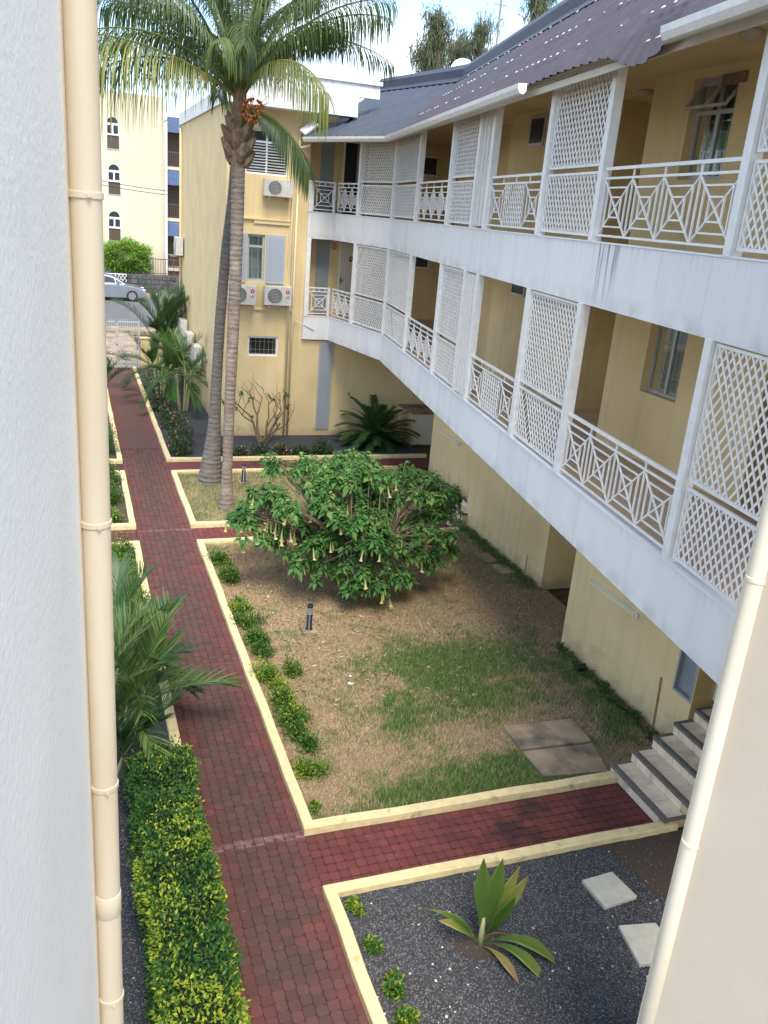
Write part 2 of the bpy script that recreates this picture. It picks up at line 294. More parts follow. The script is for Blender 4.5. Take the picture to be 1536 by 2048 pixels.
class MB:
    def __init__(s): s.v = []; s.f = []; s.mi = []; s.cur = 0
    def add(s, vs, fs):
        k = len(s.v); s.v += [Vector(x) for x in vs]; s.f += [tuple(i+k for i in f) for f in fs]; s.mi += [s.cur]*len(fs); return s
    def hexa(s, c):   # 8 corners: bottom 4 loop, top 4 loop
        return s.add(c, [(0, 3, 2, 1), (4, 5, 6, 7), (0, 1, 5, 4), (1, 2, 6, 5), (2, 3, 7, 6), (3, 0, 4, 7)])
    def box(s, x0, x1, y0, y1, z0, z1):
        return s.hexa([(x0, y0, z0), (x1, y0, z0), (x1, y1, z0), (x0, y1, z0), (x0, y0, z1), (x1, y0, z1), (x1, y1, z1), (x0, y1, z1)])
    def fbox(s, F, a0, a1, b0, b1, c0, c1):
        return s.hexa([F.p(a0, b0, c0), F.p(a1, b0, c0), F.p(a1, b0, c1), F.p(a0, b0, c1), F.p(a0, b1, c0), F.p(a1, b1, c0), F.p(a1, b1, c1), F.p(a0, b1, c1)])
    def beam(s, p, q, w, h, up=(0, 0, 1)):
        p = Vector(p); q = Vector(q); d = (q-p).normalized(); up = Vector(up); sd = d.cross(up)
        if sd.length < 1e-4: sd = d.cross(Vector((1, 0, 0)))
        sd.normalize(); up = sd.cross(d)
        return s.hexa([p-sd*w/2-up*h/2, p+sd*w/2-up*h/2, q+sd*w/2-up*h/2, q-sd*w/2-up*h/2, p-sd*w/2+up*h/2, p+sd*w/2+up*h/2, q+sd*w/2+up*h/2, q-sd*w/2+up*h/2])
    def tube(s, pts, rad, n=8, cap=True):
        pts = [Vector(p) for p in pts]; k = len(pts)
        if not hasattr(rad, '__len__'): rad = [rad]*k
        ring = []; ref = Vector((.3, .9, .1))
        for i, p in enumerate(pts):
            d = (pts[min(i+1, k-1)]-pts[max(i-1, 0)]).normalized()
            a = d.cross(ref)
            if a.length < .1: a = d.cross(Vector((1, 0, 0)))
            a.normalize(); b = d.cross(a); ref = -a.cross(d) if False else ref
            ring.append([p+(a*math.cos(2*math.pi*j/n)+b*math.sin(2*math.pi*j/n))*rad[i] for j in range(n)])
        vs = [v for r in ring for v in r]; fs = []
        for i in range(k-1):
            for j in range(n): fs.append((i*n+j, i*n+(j+1) % n, (i+1)*n+(j+1) % n, (i+1)*n+j))
        if cap: fs += [tuple(range(n-1, -1, -1)), tuple((k-1)*n+j for j in range(n))]
        return s.add(vs, fs)
    def lathe(s, prof, c=(0, 0, 0), n=16):
        c = Vector(c); vs = [c+Vector((r*math.cos(2*math.pi*j/n), r*math.sin(2*math.pi*j/n), z)) for r, z in prof for j in range(n)]
        fs = [(i*n+j, i*n+(j+1) % n, (i+1)*n+(j+1) % n, (i+1)*n+j) for i in range(len(prof)-1) for j in range(n)]
        fs += [tuple(range(n-1, -1, -1)), tuple((len(prof)-1)*n+j for j in range(n))]
        return s.add(vs, fs)
    def prism(s, poly, z0, z1):
        n = len(poly); return s.add([(x, y, z0) for x, y in poly]+[(x, y, z1) for x, y in poly],
            [tuple(range(n-1, -1, -1)), tuple(range(n, 2*n))]+[(i, (i+1) % n, n+(i+1) % n, n+i) for i in range(n)])
    def mesh(s, name, mats, off=Vector((0, 0, 0)), smooth=False):
        me = bpy.data.meshes.new(name); me.from_pydata([tuple(v-off) for v in s.v], [], s.f)
        mats = mats if isinstance(mats, (list, tuple)) else [mats]
        for m_ in mats: me.materials.append(m_)
        if len(mats) > 1: me.polygons.foreach_set('material_index', s.mi)
        if smooth: me.polygons.foreach_set('use_smooth', [True]*len(me.polygons))
        me.update(); return me
    def build(s, name, mats, parent=None, smooth=False, label=None, cat=None, group=None, kind=None, bevel=0):
        if parent is not None: off = org(parent)
        else:
            if kind == 'structure': off = Vector((0, 0, 0))
            else:
                xs = [v.x for v in s.v]; ys = [v.y for v in s.v]; off = Vector(((min(xs)+max(xs))/2, (min(ys)+max(ys))/2, min(v.z for v in s.v)))
        me = s.mesh(name, mats, off, smooth); o = link(name, me, parent)
        if parent is None: o.location = off; ORG[o.name] = off
        if bevel:
            b = o.modifiers.new('bevel', 'BEVEL'); b.width = bevel; b.segments = 2; b.limit_method = 'ANGLE'
        return tag(o, label, cat, group, kind)

def npmesh(name, V, F, mat, tint=None, parent=None, off=None, smooth=False):
    """V (n,3) verts, F (m,k) faces, tint per vertex"""
    me = bpy.data.meshes.new(name); n = len(V); m_, k = F.shape
    if off is None: off = org(parent) if parent is not None else Vector((0, 0, 0))
    V = V-np.array(off)
    me.vertices.add(n); me.vertices.foreach_set('co', V.astype(np.float32).ravel())
    me.loops.add(m_*k); me.loops.foreach_set('vertex_index', F.astype(np.int32).ravel())
    me.polygons.add(m_); me.polygons.foreach_set('loop_start', np.arange(0, m_*k, k, dtype=np.int32)); me.polygons.foreach_set('loop_total', np.full(m_, k, dtype=np.int32))
    me.materials.append(mat); me.update(calc_edges=True)
    if tint is not None:
        a = me.attributes.new('tint', 'FLOAT', 'POINT'); a.data.foreach_set('value', np.clip(tint, 0, 1).astype(np.float32))
    if smooth: me.polygons.foreach_set('use_smooth', [True]*m_)
    o = link(name, me, parent)
    if parent is None: o.location = off; ORG[o.name] = Vector(off)
    return o
def unit(a): return a/np.maximum(np.linalg.norm(a, axis=-1, keepdims=True), 1e-9)
def leaves(name, P, D, L, W, tint, mat, parent=None, droop=.3, off=None, fold=.25, up=None):
    """leaf blades: base P, direction D, length L, width W; 6 verts, 4 tris each"""
    n = len(P); D = unit(D); U = np.tile([0, 0, 1.], (n, 1)) + rng.normal(0, .25, (n, 3)) if up is None else up
    Sd = unit(np.cross(D, U)); Nn = np.cross(Sd, D); L = L[:, None]; W = W[:, None]
    mid = P+D*L*.5+Nn*L*.04; tip = P+D*L-np.array([0, 0, 1.])*L*droop
    l = P+D*L*.42-Sd*W*.5+Nn*W*fold*.5-np.array([0, 0, 1.])*L*droop*.15; r = P+D*L*.42+Sd*W*.5+Nn*W*fold*.5-np.array([0, 0, 1.])*L*droop*.15
    V = np.stack([P, l, mid, r, tip], 1).reshape(-1, 3); b = (np.arange(n)*5)[:, None]
    F = np.concatenate([b+[0, 2, 1], b+[0, 3, 2], b+[1, 2, 4], b+[2, 3, 4]], 0)
    return npmesh(name, V, F, mat, np.repeat(tint, 5), parent, off)

# ================================================================ GROUND
def ground_z(y):
    return 0 if y < 36.6 else (.7*(y-36.6)/4.4 if y < 41 else .7)
gb = MB()
xs = [-300, -60, -12, 12, 60, 300]; ys = [-60, 0, 20, 36.6, 38.5, 41, 60, 120, 600]
vs = [(x, y, ground_z(y)-.03) for y in ys for x in xs]; nx = len(xs)
gb.add(vs, [(j*nx+i, j*nx+i+1, (j+1)*nx+i+1, (j+1)*nx+i) for j in range(len(ys)-1) for i in range(nx-1)])
gb.build('ground', soil, kind='structure')
rb = MB(); rb.box(-80, 80, 42.2, 56.0, .60, .71); rb.build('road', asphalt, kind='structure')
pb = MB(); pb.box(-80, 80, 56.0, 57.4, .60, .84); pb.build('pavement', concrete, kind='structure')
pb = MB(); pb.box(-80, 1.1, 40.9, 42.2, .5, .83); pb.box(1.1, 80, 40.9, 42.2, .5, .83); pb.build('pavement', concrete, kind='structure')
ap = MB(); ap.add([(1.1, 36.2, .0), (2.7, 36.2, .0), (2.7, 41, .73), (1.1, 41, .73)], [(0, 1, 2, 3)]); ap.build('driveway_ramp', concrete, kind='structure')

# path joints base
PX0, PX1 = 1.16, 2.30
base = MB()
base.box(PX0, PX1, 2.6, 36.2, -.05, .004)
base.box(PX1, 6.56, 6.78, 7.66, -.05, .004); base.box(PX1, 8.3, 16.72, 17.63, -.05, .004); base.box(PX1, 9.9, 21.62, 22.66, -.05, .004)
base.box(-1.5, PX0, 16.8, 17.7, -.05, .004); base.box(-1.5, PX0, 21.7, 22.6, -.05, .004)
path = base.build('path', joint_m, kind='structure')
# flat red sheet beyond the laid pavers (too far to tell the pieces apart)
def far_paver_mat():
    m = paver_m.copy(); m.name = 'paver_red_far'; t = m.node_tree
    return m
farm = far_paver_mat()
V = np.array([[PX0, 24, .012], [PX1, 24, .012], [PX1, 36.2, .012], [PX0, 36.2, .012], [PX1, 21.62, .012], [9.9, 21.62, .012], [9.9, 22.66, .012], [PX1, 22.66, .012]])
o = npmesh('paver_sheet', V, np.array([[0, 1, 2, 3], [4, 5, 6, 7]]), farm, np.full(8, .5), path)
# pavers
PS = .114
def paver_shape(kind, sx, sy, seed):
    r_ = random.Random(seed); g = .0022; hx, hy = sx/2-g, sy/2-g; pts = []
    k = .026 if kind else .012
    for (cx, cy, a0) in ((hx-k, hy-k, 0), (-hx+k, hy-k, 90), (-hx+k, -hy+k, 180), (hx-k, -hy+k, 270)):
        for a in (0, 45, 90):
            pts.append((cx+k*math.cos(R(a0+a)), cy+k*math.sin(R(a0+a))))
    if not kind:   # bulging sides that key into the rounded ones
        q = []
        for i, p in enumerate(pts):
            q.append(p)
            if i % 3 == 2:
                n_ = pts[(i+1) % 12]; mx_, my_ = (p[0]+n_[0])/2, (p[1]+n_[1])/2; l = math.hypot(mx_, my_); q.append((mx_*(1+.003/l), my_*(1+.003/l)))
        pts = q
    n = len(pts); vs = []; s = .955
    for z, sc in ((-.01, 1), (.0115, 1), (.0145, s)): vs += [(x*sc, y*sc, z) for x, y in pts]
    fs = [(i, (i+1) % n, n+(i+1) % n, n+i) for i in range(n)]+[(n+i, n+(i+1) % n, 2*n+(i+1) % n, 2*n+i) for i in range(n)]+[tuple(range(2*n, 3*n))]
    return vs, fs
NC = 10; sx = (PX1-PX0)/NC; sy = sx*1.0
PMESH = []
for kind in (0, 1):
    for tnt in (.15, .4, .6, .85):
        vs, fs = paver_shape(kind, sx, sy, kind); me = bpy.data.meshes.new('paver'); me.from_pydata(vs, [], fs); me.materials.append(paver_m)
        a = me.attributes.new('tint', 'FLOAT', 'POINT'); a.data.foreach_set('value', [tnt]*len(vs)); me.update(); PMESH.append((kind, me, vs, fs))
cells = []
j = 0; y = 2.8
while y < 24.0:
    for i in range(NC): cells.append((PX0+sx*(i+.5), y+(sy*.5 if (i % 2) else 0)*.5, (i+j) % 2))
    y += sy; j += 1
for (x0, x1, y0, y1) in ((PX1, 6.56, 6.80, 7.64), (PX1, 8.3, 16.74, 17.6), (.0, PX0, 16.84, 17.68)):
    ny = max(1, int(round((y1-y0)/sy))); syy = (y1-y0)/ny
    for jj in range(ny):
        for ii in range(int((x1-x0)/sx)): cells.append((x0+sx*(ii+.5), y0+syy*(jj+.5), (ii+jj) % 2))
def near(c): return math.hypot(c[0]-2.2, c[1]-5.2)
def in_view(c):
    v = Vector((c[0], c[1], -CAM_H)); z = v.dot(AW); px = 768+FPX*v.dot(AR)/z; py = 1024-FPX*v.dot(AU)/z
    return -20 < px < 1560 and py < 2075
cells = [c for c in cells if in_view(c)]
cells.sort(key=lambda c: (c[0]**2+c[1]**2))
VV = []; FF = []; TT = []
for idx, (cx, cy, kd) in enumerate(cells):
    dz = random.uniform(-.004, .0035); tnt = random.random()
    if idx < 300:
        me = random.choice([p for p in PMESH if p[0] == kd])[1]
        o = link('paver', me, path, (cx, cy, dz)); o.rotation_euler = (random.uniform(-.01, .01), random.uniform(-.01, .01), random.uniform(-.02, .02))
    else:
        vs, fs = PMESH[0 if kd == 0 else 4][2:4]; k = len(VV); VV += [(x+cx, y_+cy, z+dz) for x, y_, z in vs]; TT += [tnt]*len(vs); FF += [tuple(i+k for i in f) for f in fs]
me = bpy.data.meshes.new('paver_field'); me.from_pydata(VV, [], FF); me.materials.append(paver_m)
a = me.attributes.new('tint', 'FLOAT', 'POINT'); a.data.foreach_set('value', TT); me.update()
o = link('paver_field', me, path); o['kind'] = 'stuff'

# kerbs: every run of painted concrete kerb
KW, KH = .13, .11
def kerb(pts, label, side=1, h=KH, group='yellow painted concrete kerbs'):
    """pts polyline of the outer (path) edge; kerb lies to the left (side=1) or right (-1)"""
    mb = MB(); P = [Vector((x, y, 0)) for x, y in pts]; n = len(P); off = []
    for i in range(n):
        if i == 0: d = (P[1]-P[0]).normalized(); o_ = Vector((-d.y, d.x, 0))*side*KW
        elif i == n-1: d = (P[i]-P[i-1]).normalized(); o_ = Vector((-d.y, d.x, 0))*side*KW
        else:
            a_ = (P[i]-P[i-1]).normalized(); b_ = (P[i+1]-P[i]).normalized(); na = Vector((-a_.y, a_.x, 0))*side; nb = Vector((-b_.y, b_.x, 0))*side
            o_ = (na+nb)/(1+na.dot(nb))*KW
        off.append(o_)
    # subdivide for slightly uneven top
    A = []; B = []
    for i in range(n-1):
        L = (P[i+1]-P[i]).length; k = max(1, int(L/.5))
        for q in range(k+(1 if i == n-2 else 0)):
            t_ = q/k; jx = 0 if (q == 0 or q == k) else random.uniform(-.008, .008)
            A.append(P[i].lerp(P[i+1], t_)+Vector((jx, jx, 0))); B.append((P[i]+off[i]).lerp(P[i+1]+off[i+1], t_)+Vector((jx, jx, 0)))
    c = .012; m_ = len(A); vs = []
    for p, q in zip(A, B):
        hh = h+random.uniform(-.005, .005); e = (q-p).normalized()*c
        vs += [p+Vector((0, 0, -.05)), p+Vector((0, 0, hh-c)), p+e+Vector((0, 0, hh)), q-e+Vector((0, 0, hh)), q+Vector((0, 0, hh-c)), q+Vector((0, 0, -.05))]
    fs = []
    for i in range(m_-1):
        for j in range(5): fs.append((i*6+j, i*6+j+1, (i+1)*6+j+1, (i+1)*6+j) if side == 1 else (i*6+j+1, i*6+j, (i+1)*6+j, (i+1)*6+j+1))
    fs += [tuple(range(6)), tuple((m_-1)*6+k for k in range(6))]
    mb.add(vs, fs); return mb.build('kerb', kerb_m, label=label, cat='kerb', group=group)
kerb([(8.25, 16.72), (2.30, 16.72), (2.30, 7.66), (6.62, 7.66)], 'long yellow kerb running round the lawn under the angel trumpet tree', 1)
kerb([(8.55, 21.62), (2.30, 21.62), (2.30, 17.63), (8.0, 17.63)], 'yellow kerb boxing in the small grass bed with the two coconut palms', 1)
kerb([(9.9, 22.66), (2.30, 22.66), (2.30, 36.1)], 'yellow kerb edging the rose and geranium bed before the end building', -1)
kerb([(2.27, 2.6), (2.27, 6.78), (6.72, 6.78)], 'yellow kerb around the dark gravel bed with the young coconut plant', -1)
kerb([(PX0, 2.6), (PX0, 16.80), (-1.4, 16.80)], 'long kerb left of the path beside the clipped hedge and palms', 1)
kerb([(-1.4, 17.72), (PX0, 17.72), (PX0, 21.68), (-1.4, 21.68)], 'short kerb left of the path between the two side paths', 1)
kerb([(-1.4, 22.62), (PX0, 22.62), (PX0, 36.1)], 'kerb left of the far path running up to the white gate', 1)

# ---------------------------------------------------------------- lawn
def fbm(x, y, s, o=0.): return mnoise.fractal(Vector((x*s+o, y*s-o, o)), 1.0, 2.0, 4)
def green(x, y):
    g = fbm(x, y, 1.5, 3)*.55+fbm(x, y, 5, 8)*.5-.20+.38*math.exp(-((x-5.4)/1.5)**2-((y-10.5)/1.3)**2)
    def G_(cx, cy, rx, ry, a): return a*math.exp(-((x-cx)/rx)**2-((y-cy)/ry)**2)
    g += G_(5.8, 11.1, .95, .6, 1.0)+G_(5.5, 10.1, 1.0, .7, .7)+G_(4.8, 11.2, .8, .5, .45)+G_(4.2, 9.7, .7, .5, .3)+G_(6.7, 10.8, .6, .5, .4)
    g += G_(5.1, 8.1, 1.0, .42, 1.35)+G_(3.6, 7.98, .9, .30, .9)+G_(4.0, 9.4, .5, .4, .45)+G_(5.9, 7.9, .5, .22, 1.0)
    g += G_(7.35, 10.3, .35, 1.6, .55)+G_(7.4, 9.0, .5, .8, .6)+G_(8.2, 14.4, .35, 1.5, .5)+G_(5.0, 13.6, .7, .4, .5)+G_(3.3, 16.4, 2, .22, .45)+G_(2.8, 8.8, .3, .5, .4)
    g -= G_(4.7, 14.8, 2.2, 1.2, .35)
    return max(0, min(1, g+.25))
def sheet(name, x0, x1, y0, y1, st, z, mat, tf, hf=None, kind='structure'):
    nx_ = int((x1-x0)/st)+1; ny_ = int((y1-y0)/st)+1
    X, Y = np.meshgrid(np.linspace(x0, x1, nx_), np.linspace(y0, y1, ny_)); V = np.zeros((nx_*ny_, 3)); V[:, 0] = X.ravel(); V[:, 1] = Y.ravel()
    V[:, 2] = z+np.array([hf(a, b) for a, b in zip(V[:, 0], V[:, 1])]) if hf else z
    i = np.arange(nx_-1); j = np.arange(ny_-1); I, J = np.meshgrid(i, j); b = (J*nx_+I).ravel(); F = np.stack([b, b+1, b+nx_+1, b+nx_], 1)
    t_ = np.array([tf(a, b_) for a, b_ in zip(V[:, 0], V[:, 1])]); o = npmesh(name, V, F, mat, t_, smooth=True); o['kind'] = kind; return o
hf = lambda x, y: fbm(x, y, 1.2)*.012+fbm(x, y, 9)*.006
sheet('lawn_soil', 2.42, 8.7, 7.76, 16.62, .07, .035, ground_m, green, hf)
sheet('bed_soil', 2.42, 8.6, 17.74, 21.52, .12, .035, ground_m, lambda x, y: .55+.4*fbm(x, y, 1.1), hf)
def blades(name, n, region, gf, mat, lbl, hmin=.03, hmax=.06, keep=None):
    x0, x1, y0, y1 = region; X = rng.uniform(x0, x1, n); Y = rng.uniform(y0, y1, n)
    g = np.array([gf(a, b) for a, b in zip(X, Y)])
    if keep is not None:
        k = np.array([keep(a, b) for a, b in zip(X, Y)]); X, Y, g = X[k], Y[k], g[k]
    k = rng.random(len(X)) < (.62+.38*g); X, Y, g = X[k], Y[k], g[k]; n = len(X)
    H = (hmin+(hmax-hmin)*g)*rng.uniform(.6, 1.5, n); az = rng.uniform(0, 6.283, n); ln = rng.uniform(.3, 1.3, n)*np.where(g > .5, .7, 1.5)
    P = np.stack([X, Y, np.full(n, .03)], 1); D = np.stack([np.cos(az)*ln, np.sin(az)*ln, np.ones(n)], 1)
    T = P+D*H[:, None]; Sd = np.stack([-np.sin(az), np.cos(az), np.zeros(n)], 1)*(rng.uniform(.0022, .0055, n))[:, None]
    isg = rng.random(n) < g*.85; cl = np.array([fbm(a, b, 14, 2) for a, b in zip(X, Y)]); tint = np.where(isg, rng.uniform(.6, 1, n), np.clip(rng.uniform(-.05, .4, n)+cl*.25, 0, .47))
    V = np.stack([P-Sd, P+Sd, T], 1).reshape(-1, 3); F = (np.arange(n)*3)[:, None]+np.array([[0, 1, 2]])
    o = npmesh(name, V, F, mat, np.repeat(tint, 3), off=Vector(((x0+x1)/2, (y0+y1)/2, 0))); return tag(o, lbl, 'grass', kind='stuff')
def notslab(x, y): return not (5.52 < x < 6.72 and 7.8 < y < 9.12)
blades('grass', 380000, (2.43, 8.65, 7.78, 16.6), green, grass_m, 'patchy half dry grass growing on the lawn', keep=lambda x, y: notslab(x, y) and (x < 7.8 or y > 11.2))
blades('grass', 60000, (2.43, 8.55, 17.75, 21.5), lambda x, y: max(0, min(1, .5+.6*fbm(x, y, 1.3))), grass_m, 'yellowish grass in the small bed round the palms', hmin=.03, hmax=.07)
# green weeds along wall feet
def tufts(name, spots, lbl, n=60, L=(.08, .22), mat=leaf_hedge, tr=(.2, .7)):
    P = []; D = []; 
    for (x, y, s) in spots:
        k = int(n*s); a = rng.uniform(0, 6.283, k); P.append(np.stack([x+rng.normal(0, .05*s, k), y+rng.normal(0, .05*s, k), np.full(k, .03)], 1))
        D.append(np.stack([np.cos(a)*.6, np.sin(a)*.6, rng.uniform(.5, 1.4, k)], 1))
    P = np.concatenate(P); D = np.concatenate(D); k = len(P)
    o = leaves(name, P, D, rng.uniform(L[0], L[1], k), np.full(k, .008), rng.uniform(*tr, k), mat, off=Vector(P[0])); return tag(o, lbl, 'weeds', kind='stuff')
tufts('weeds', [(7.62+random.uniform(-.05, .1), 8.2+i*.17+random.uniform(-.05, .05), random.uniform(.3, 1.1)) for i in range(18)], 'thin weeds growing along the foot of the cream wall by the steps')
tufts('weeds', [(8.45+random.uniform(-.08, .06), 13.5+i*.2, random.uniform(.6, 1.6)) for i in range(17)], 'tufts of grass along the foot of the middle wall block', mat=grass_m, tr=(.6, 1))
tufts('weeds', [(9.2+random.uniform(-.1, .05), 17.9+i*.2, random.uniform(.6, 1.4)) for i in range(17)], 'grass tufts along the foot of the far wall block', mat=grass_m, tr=(.4, 1))
# leaf litter under the tree
n = 1500; a = rng.uniform(0, 6.283, n); r_ = rng.random(n)**.6*3.6
X = 4.6+r_*np.cos(a)*1.05; Y = 13.4+r_*np.sin(a); k = (X > 2.5) & (X < 8.4) & (Y > 7.9) & (Y < 16.5); X, Y = X[k], Y[k]; n = len(X); a = rng.uniform(0, 6.283, n)
o = leaves('leaf_litter', np.stack([X, Y, np.full(n, .055)], 1), np.stack([np.cos(a), np.sin(a), rng.uniform(-.02, .3, n)], 1), rng.uniform(.05, .13, n), rng.uniform(.02, .05, n), rng.random(n), litter_m, droop=.0, off=Vector((4.6, 14, 0)))
tag(o, 'dry fallen leaves scattered beneath the angel trumpet tree', 'leaves', kind='stuff')
# scraps of paper
for (x, y, s, lb) in ((700, 1353, .035, 'small crumpled white paper scrap on the lawn, the farther one'), (700, 1368, .06, 'larger flattened white paper scrap on the lawn')):
    g = Gz(x, y, .05); mb = MB(); ang = [i*math.pi/4 for i in range(8)]
    vs = [(g.x+math.cos(t_)*s*random.uniform(.6, 1.1), g.y+math.sin(t_)*s*.6*random.uniform(.6, 1.1), g.z+random.uniform(0, .02)) for t_ in ang]+[(g.x, g.y, g.z+.03)]
    mb.add(vs, [(i, (i+1) % 8, 8) for i in range(8)]); mb.build('paper_scrap', patch_w, label=lb, cat='litter')
# manhole slabs
mb = MB(); mb.prism([(5.57, 8.53), (6.66, 8.49), (6.68, 9.05), (5.58, 9.09)], .02, .085); mb.build('cover_slab', concrete, label='rectangular concrete cover slab on the lawn, the half farther from the red side path', cat='slab', bevel=.008)
mb = MB(); mb.prism([(5.60, 7.95), (6.52, 7.84), (6.66, 8.46), (5.58, 8.505)], .02, .065); mb.build('cover_slab', concrete, label='stained concrete cover slab on the lawn nearest the red side path', cat='slab', bevel=.008)
for i, (x, y) in enumerate(((8.15, 14.95), (8.25, 14.35))):
    mb = MB(); mb.box(x-.16, x+.16, y-.24, y+.24, .02, .09); mb.build('cover_slab', concrete, label=('small drain cover by the wall foot, the farther of a pair', 'small drain cover by the wall foot, the nearer of a pair')[i], cat='slab', bevel=.006)
# black spot lamp at wall foot
c = Gz(1160, 1345, .05); mb = MB(); mb.tube([c+Vector((0, 0, .0)), c+Vector((0, 0, .05))], .05, 10); mb.tube([c+Vector((-.05, .02, .09)), c+Vector((.07, -.03, .12))], .055, 12)
mb.build('garden_spotlight', black_m, label='small black spotlight on the ground against the cream wall', cat='lamp')
# bamboo stick leaning on wall
mb = MB(); mb.tube([Gz(1305, 1455, .05), PX(1322, 1355, 7.78)], .013, 6); mb.build('bamboo_stick', wood_m, label='thin bamboo stick leaning on the cream wall beside the steps', cat='stick')
# thin copper pipe by wall
mb = MB(); mb.tube([(8.5, 13.9, 0), (8.5, 13.9, .55)], .012, 6); mb.build('standpipe', wood_m, label='thin brown standpipe sticking up at the wall corner', cat='pipe')

# ---------------------------------------------------------------- gravel beds
grav_base = M('gravel_base', (.035, .037, .043, 1), (.06, .063, .072, 1), scale=60, rough=1, bump=1, bscale=70, bdist=.01, c3=(.05, .035, .025, 1), s3=.8, lo3=.58, hi3=.7)
def bare(x, y): return (x > 5.7+fbm(x, y, 2)*.5 and y > 5.7-(x-6)*.3) or math.hypot(x-3.62, (y-5.72)*1.2) < .22+.12*fbm(x, y, 6)
grav_att = attr_mat('gravel_ground', [(0, (.048, .050, .053)), (.4, (.048, .047, .048)), (1, (.075, .052, .036))], rough=1, trans=0)
sheet('gravel_bed', 2.40, 8.4, 2.0, 6.66, .07, .02, grav_att, lambda x, y: .9 if bare(x, y) else max(0, .25+fbm(x, y, 3)*.5), lambda x, y: .008+fbm(x, y, 5)*.008+fbm(x, y, 20)*.006)
mb = MB(); mb.box(8.4, 12, 2.0, 6.4, -.05, .02); mb.build('gravel_bed', grav_base, kind='structure')
mb = MB(); mb.box(-.6, 1.03, 2.0, 16.7, -.05, .02); mb.build('gravel_bed', grav_base, kind='structure')
mb = MB(); mb.box(2.43, 9.9, 22.8, 36.1, -.05, .03); mb.build('gravel_bed', grav_base, kind='structure')
mb = MB(); mb.box(-1.4, 1.03, 17.85, 21.55, -.05, .02); mb.box(-1.4, 1.03, 22.75, 36, -.05, .02); mb.build('bed_soil', soil, kind='structure')
def gravel(region, n, lbl, s=.008, keep=None, soilf=None):
    x0, x1, y0, y1 = region; P = np.stack([rng.uniform(x0, x1, n), rng.uniform(y0, y1, n), np.full(n, .034)], 1)
    if keep is not None: P = P[np.array([keep(a, b) for a, b in P[:, :2]])]; n = len(P)
    sc = s*rng.uniform(.6, 1.5, n); t_ = rng.random(n)**1.2*.92; big = rng.random(n) < .003; sc = np.where(big, sc*rng.uniform(.5, 1.9, n), sc); t_ = np.where(big, 1.0, t_)
    o8 = np.array([[1, 0, 0], [0, 1, 0], [-1, 0, 0], [0, -1, 0], [0, 0, 1]], float)
    V = o8[None]*sc[:, None, None]*rng.uniform(.6, 1.3, (n, 5, 1)); a = rng.uniform(0, 6.283, n); ca, sa = np.cos(a)[:, None], np.sin(a)[:, None]
    V = np.stack([V[..., 0]*ca-V[..., 1]*sa, V[..., 0]*sa+V[..., 1]*ca, V[..., 2]*.9], -1)+P[:, None]; b = (np.arange(n)*5)[:, None]
    F = np.concatenate([b+[0, 1, 4], b+[1, 2, 4], b+[2, 3, 4], b+[3, 0, 4]], 0)
    o = npmesh('gravel', V.reshape(-1, 3), F, gravel_m, np.repeat(t_, 5), off=Vector(((x0+x1)/2, (y0+y1)/2, 0))); tag(o, lbl, 'gravel', kind='stuff')
gravel((2.42, 6.9, 3.6, 6.63), 75000, 'blue grey gravel covering the bed with the young coconut plant',
       keep=lambda x, y: (not bare(x, y)) or random.random() < .12)
gravel((-.1, .6, 4.2, 9.5), 14000, 'dark gravel strip between the left wall and the clipped hedge')
for i, (q, lb) in enumerate(((((5.07, 6.18), (5.48, 6.21), (5.54, 5.82), (5.1, 5.77)), 'square pale stepping slab on the gravel, farthest of the row'),
              (((5.1, 5.52), (5.51, 5.45), (5.50, 4.99), (5.02, 5.04)), 'square pale stepping slab in the middle of the row on the gravel'),
              (((5.0, 4.91), (5.4, 4.88), (5.42, 4.45), (5.0, 4.5)), 'stepping slab on the gravel nearest the camera, mostly behind the right drainpipe'))):
    mb = MB(); mb.prism(q[::-1], .02, .075); mb.build('stepping_slab', slab_m, label=lb, cat='slab', group='stepping slabs in the gravel bed', bevel=.006)

# ================================================================ RIGHT BUILDING
AZ = R(8.5); T = Vector((-math.sin(AZ), -math.cos(AZ), 0)); NB = Vector((math.cos(AZ), -math.sin(AZ), 0))   # T towards camera, NB inwards
O0 = Vector((6.81, 14.8, 0))
def CP(s, o=0, z=0): return O0+T*s+NB*o+Vector((0, 0, z))
BEND = Vector((7.95, 21.8, 0)); SB = (BEND-O0).dot(T)
BEND = CP(SB); A1 = Vector((7.35, 25.2, 0)); A0 = Vector((6.55, 25.2, 0))
SE = 11.6; CE = CP(SE)
bld = thing('apartment_building', 'long cream apartment block with white balconies and corrugated roof on the right', 'building', (9, 12, 0))
Z1, Z1B, Z2, Z2B = 3.72, 3.04, 6.67, 5.95
def fascia_run(z0, z1, name):
    pts = [Vector((6.55, 26.0, 0)), A0, A1, BEND, CE]; 
    for i in range(4):
        a_, b_ = pts[i], pts[i+1]; d = (b_-a_).normalized(); nn = Vector((-d.y, d.x, 0))
        # inward side: towards larger x
        if nn.x < 0 or (abs(nn.x) < .01 and nn.y < 0): nn = -nn
        if i == 1: nn = Vector((0, 1, 0))
        mb = MB(); e = .0015*i
        F_ = Fr(a_, d, nn); L = (b_-a_).length
        mb.fbox(F_, 0, L+(0.02 if i in (1, 2) else 0)-(.005 if i == 0 else 0), z0-(.001 if i == 0 else 0), z1+e, (.003 if i == 0 else 0), .14)
        mb.build(name, fascia, bld)
        mb = MB(); mb.fbox(F_, -.01, L+.01, z1+.002+e, z1+.022+e, -.012, .17); mb.build('fascia_coping', white, bld)
fascia_run(Z1B, Z1, 'balcony_fascia'); fascia_run(Z2B, Z2, 'balcony_fascia')
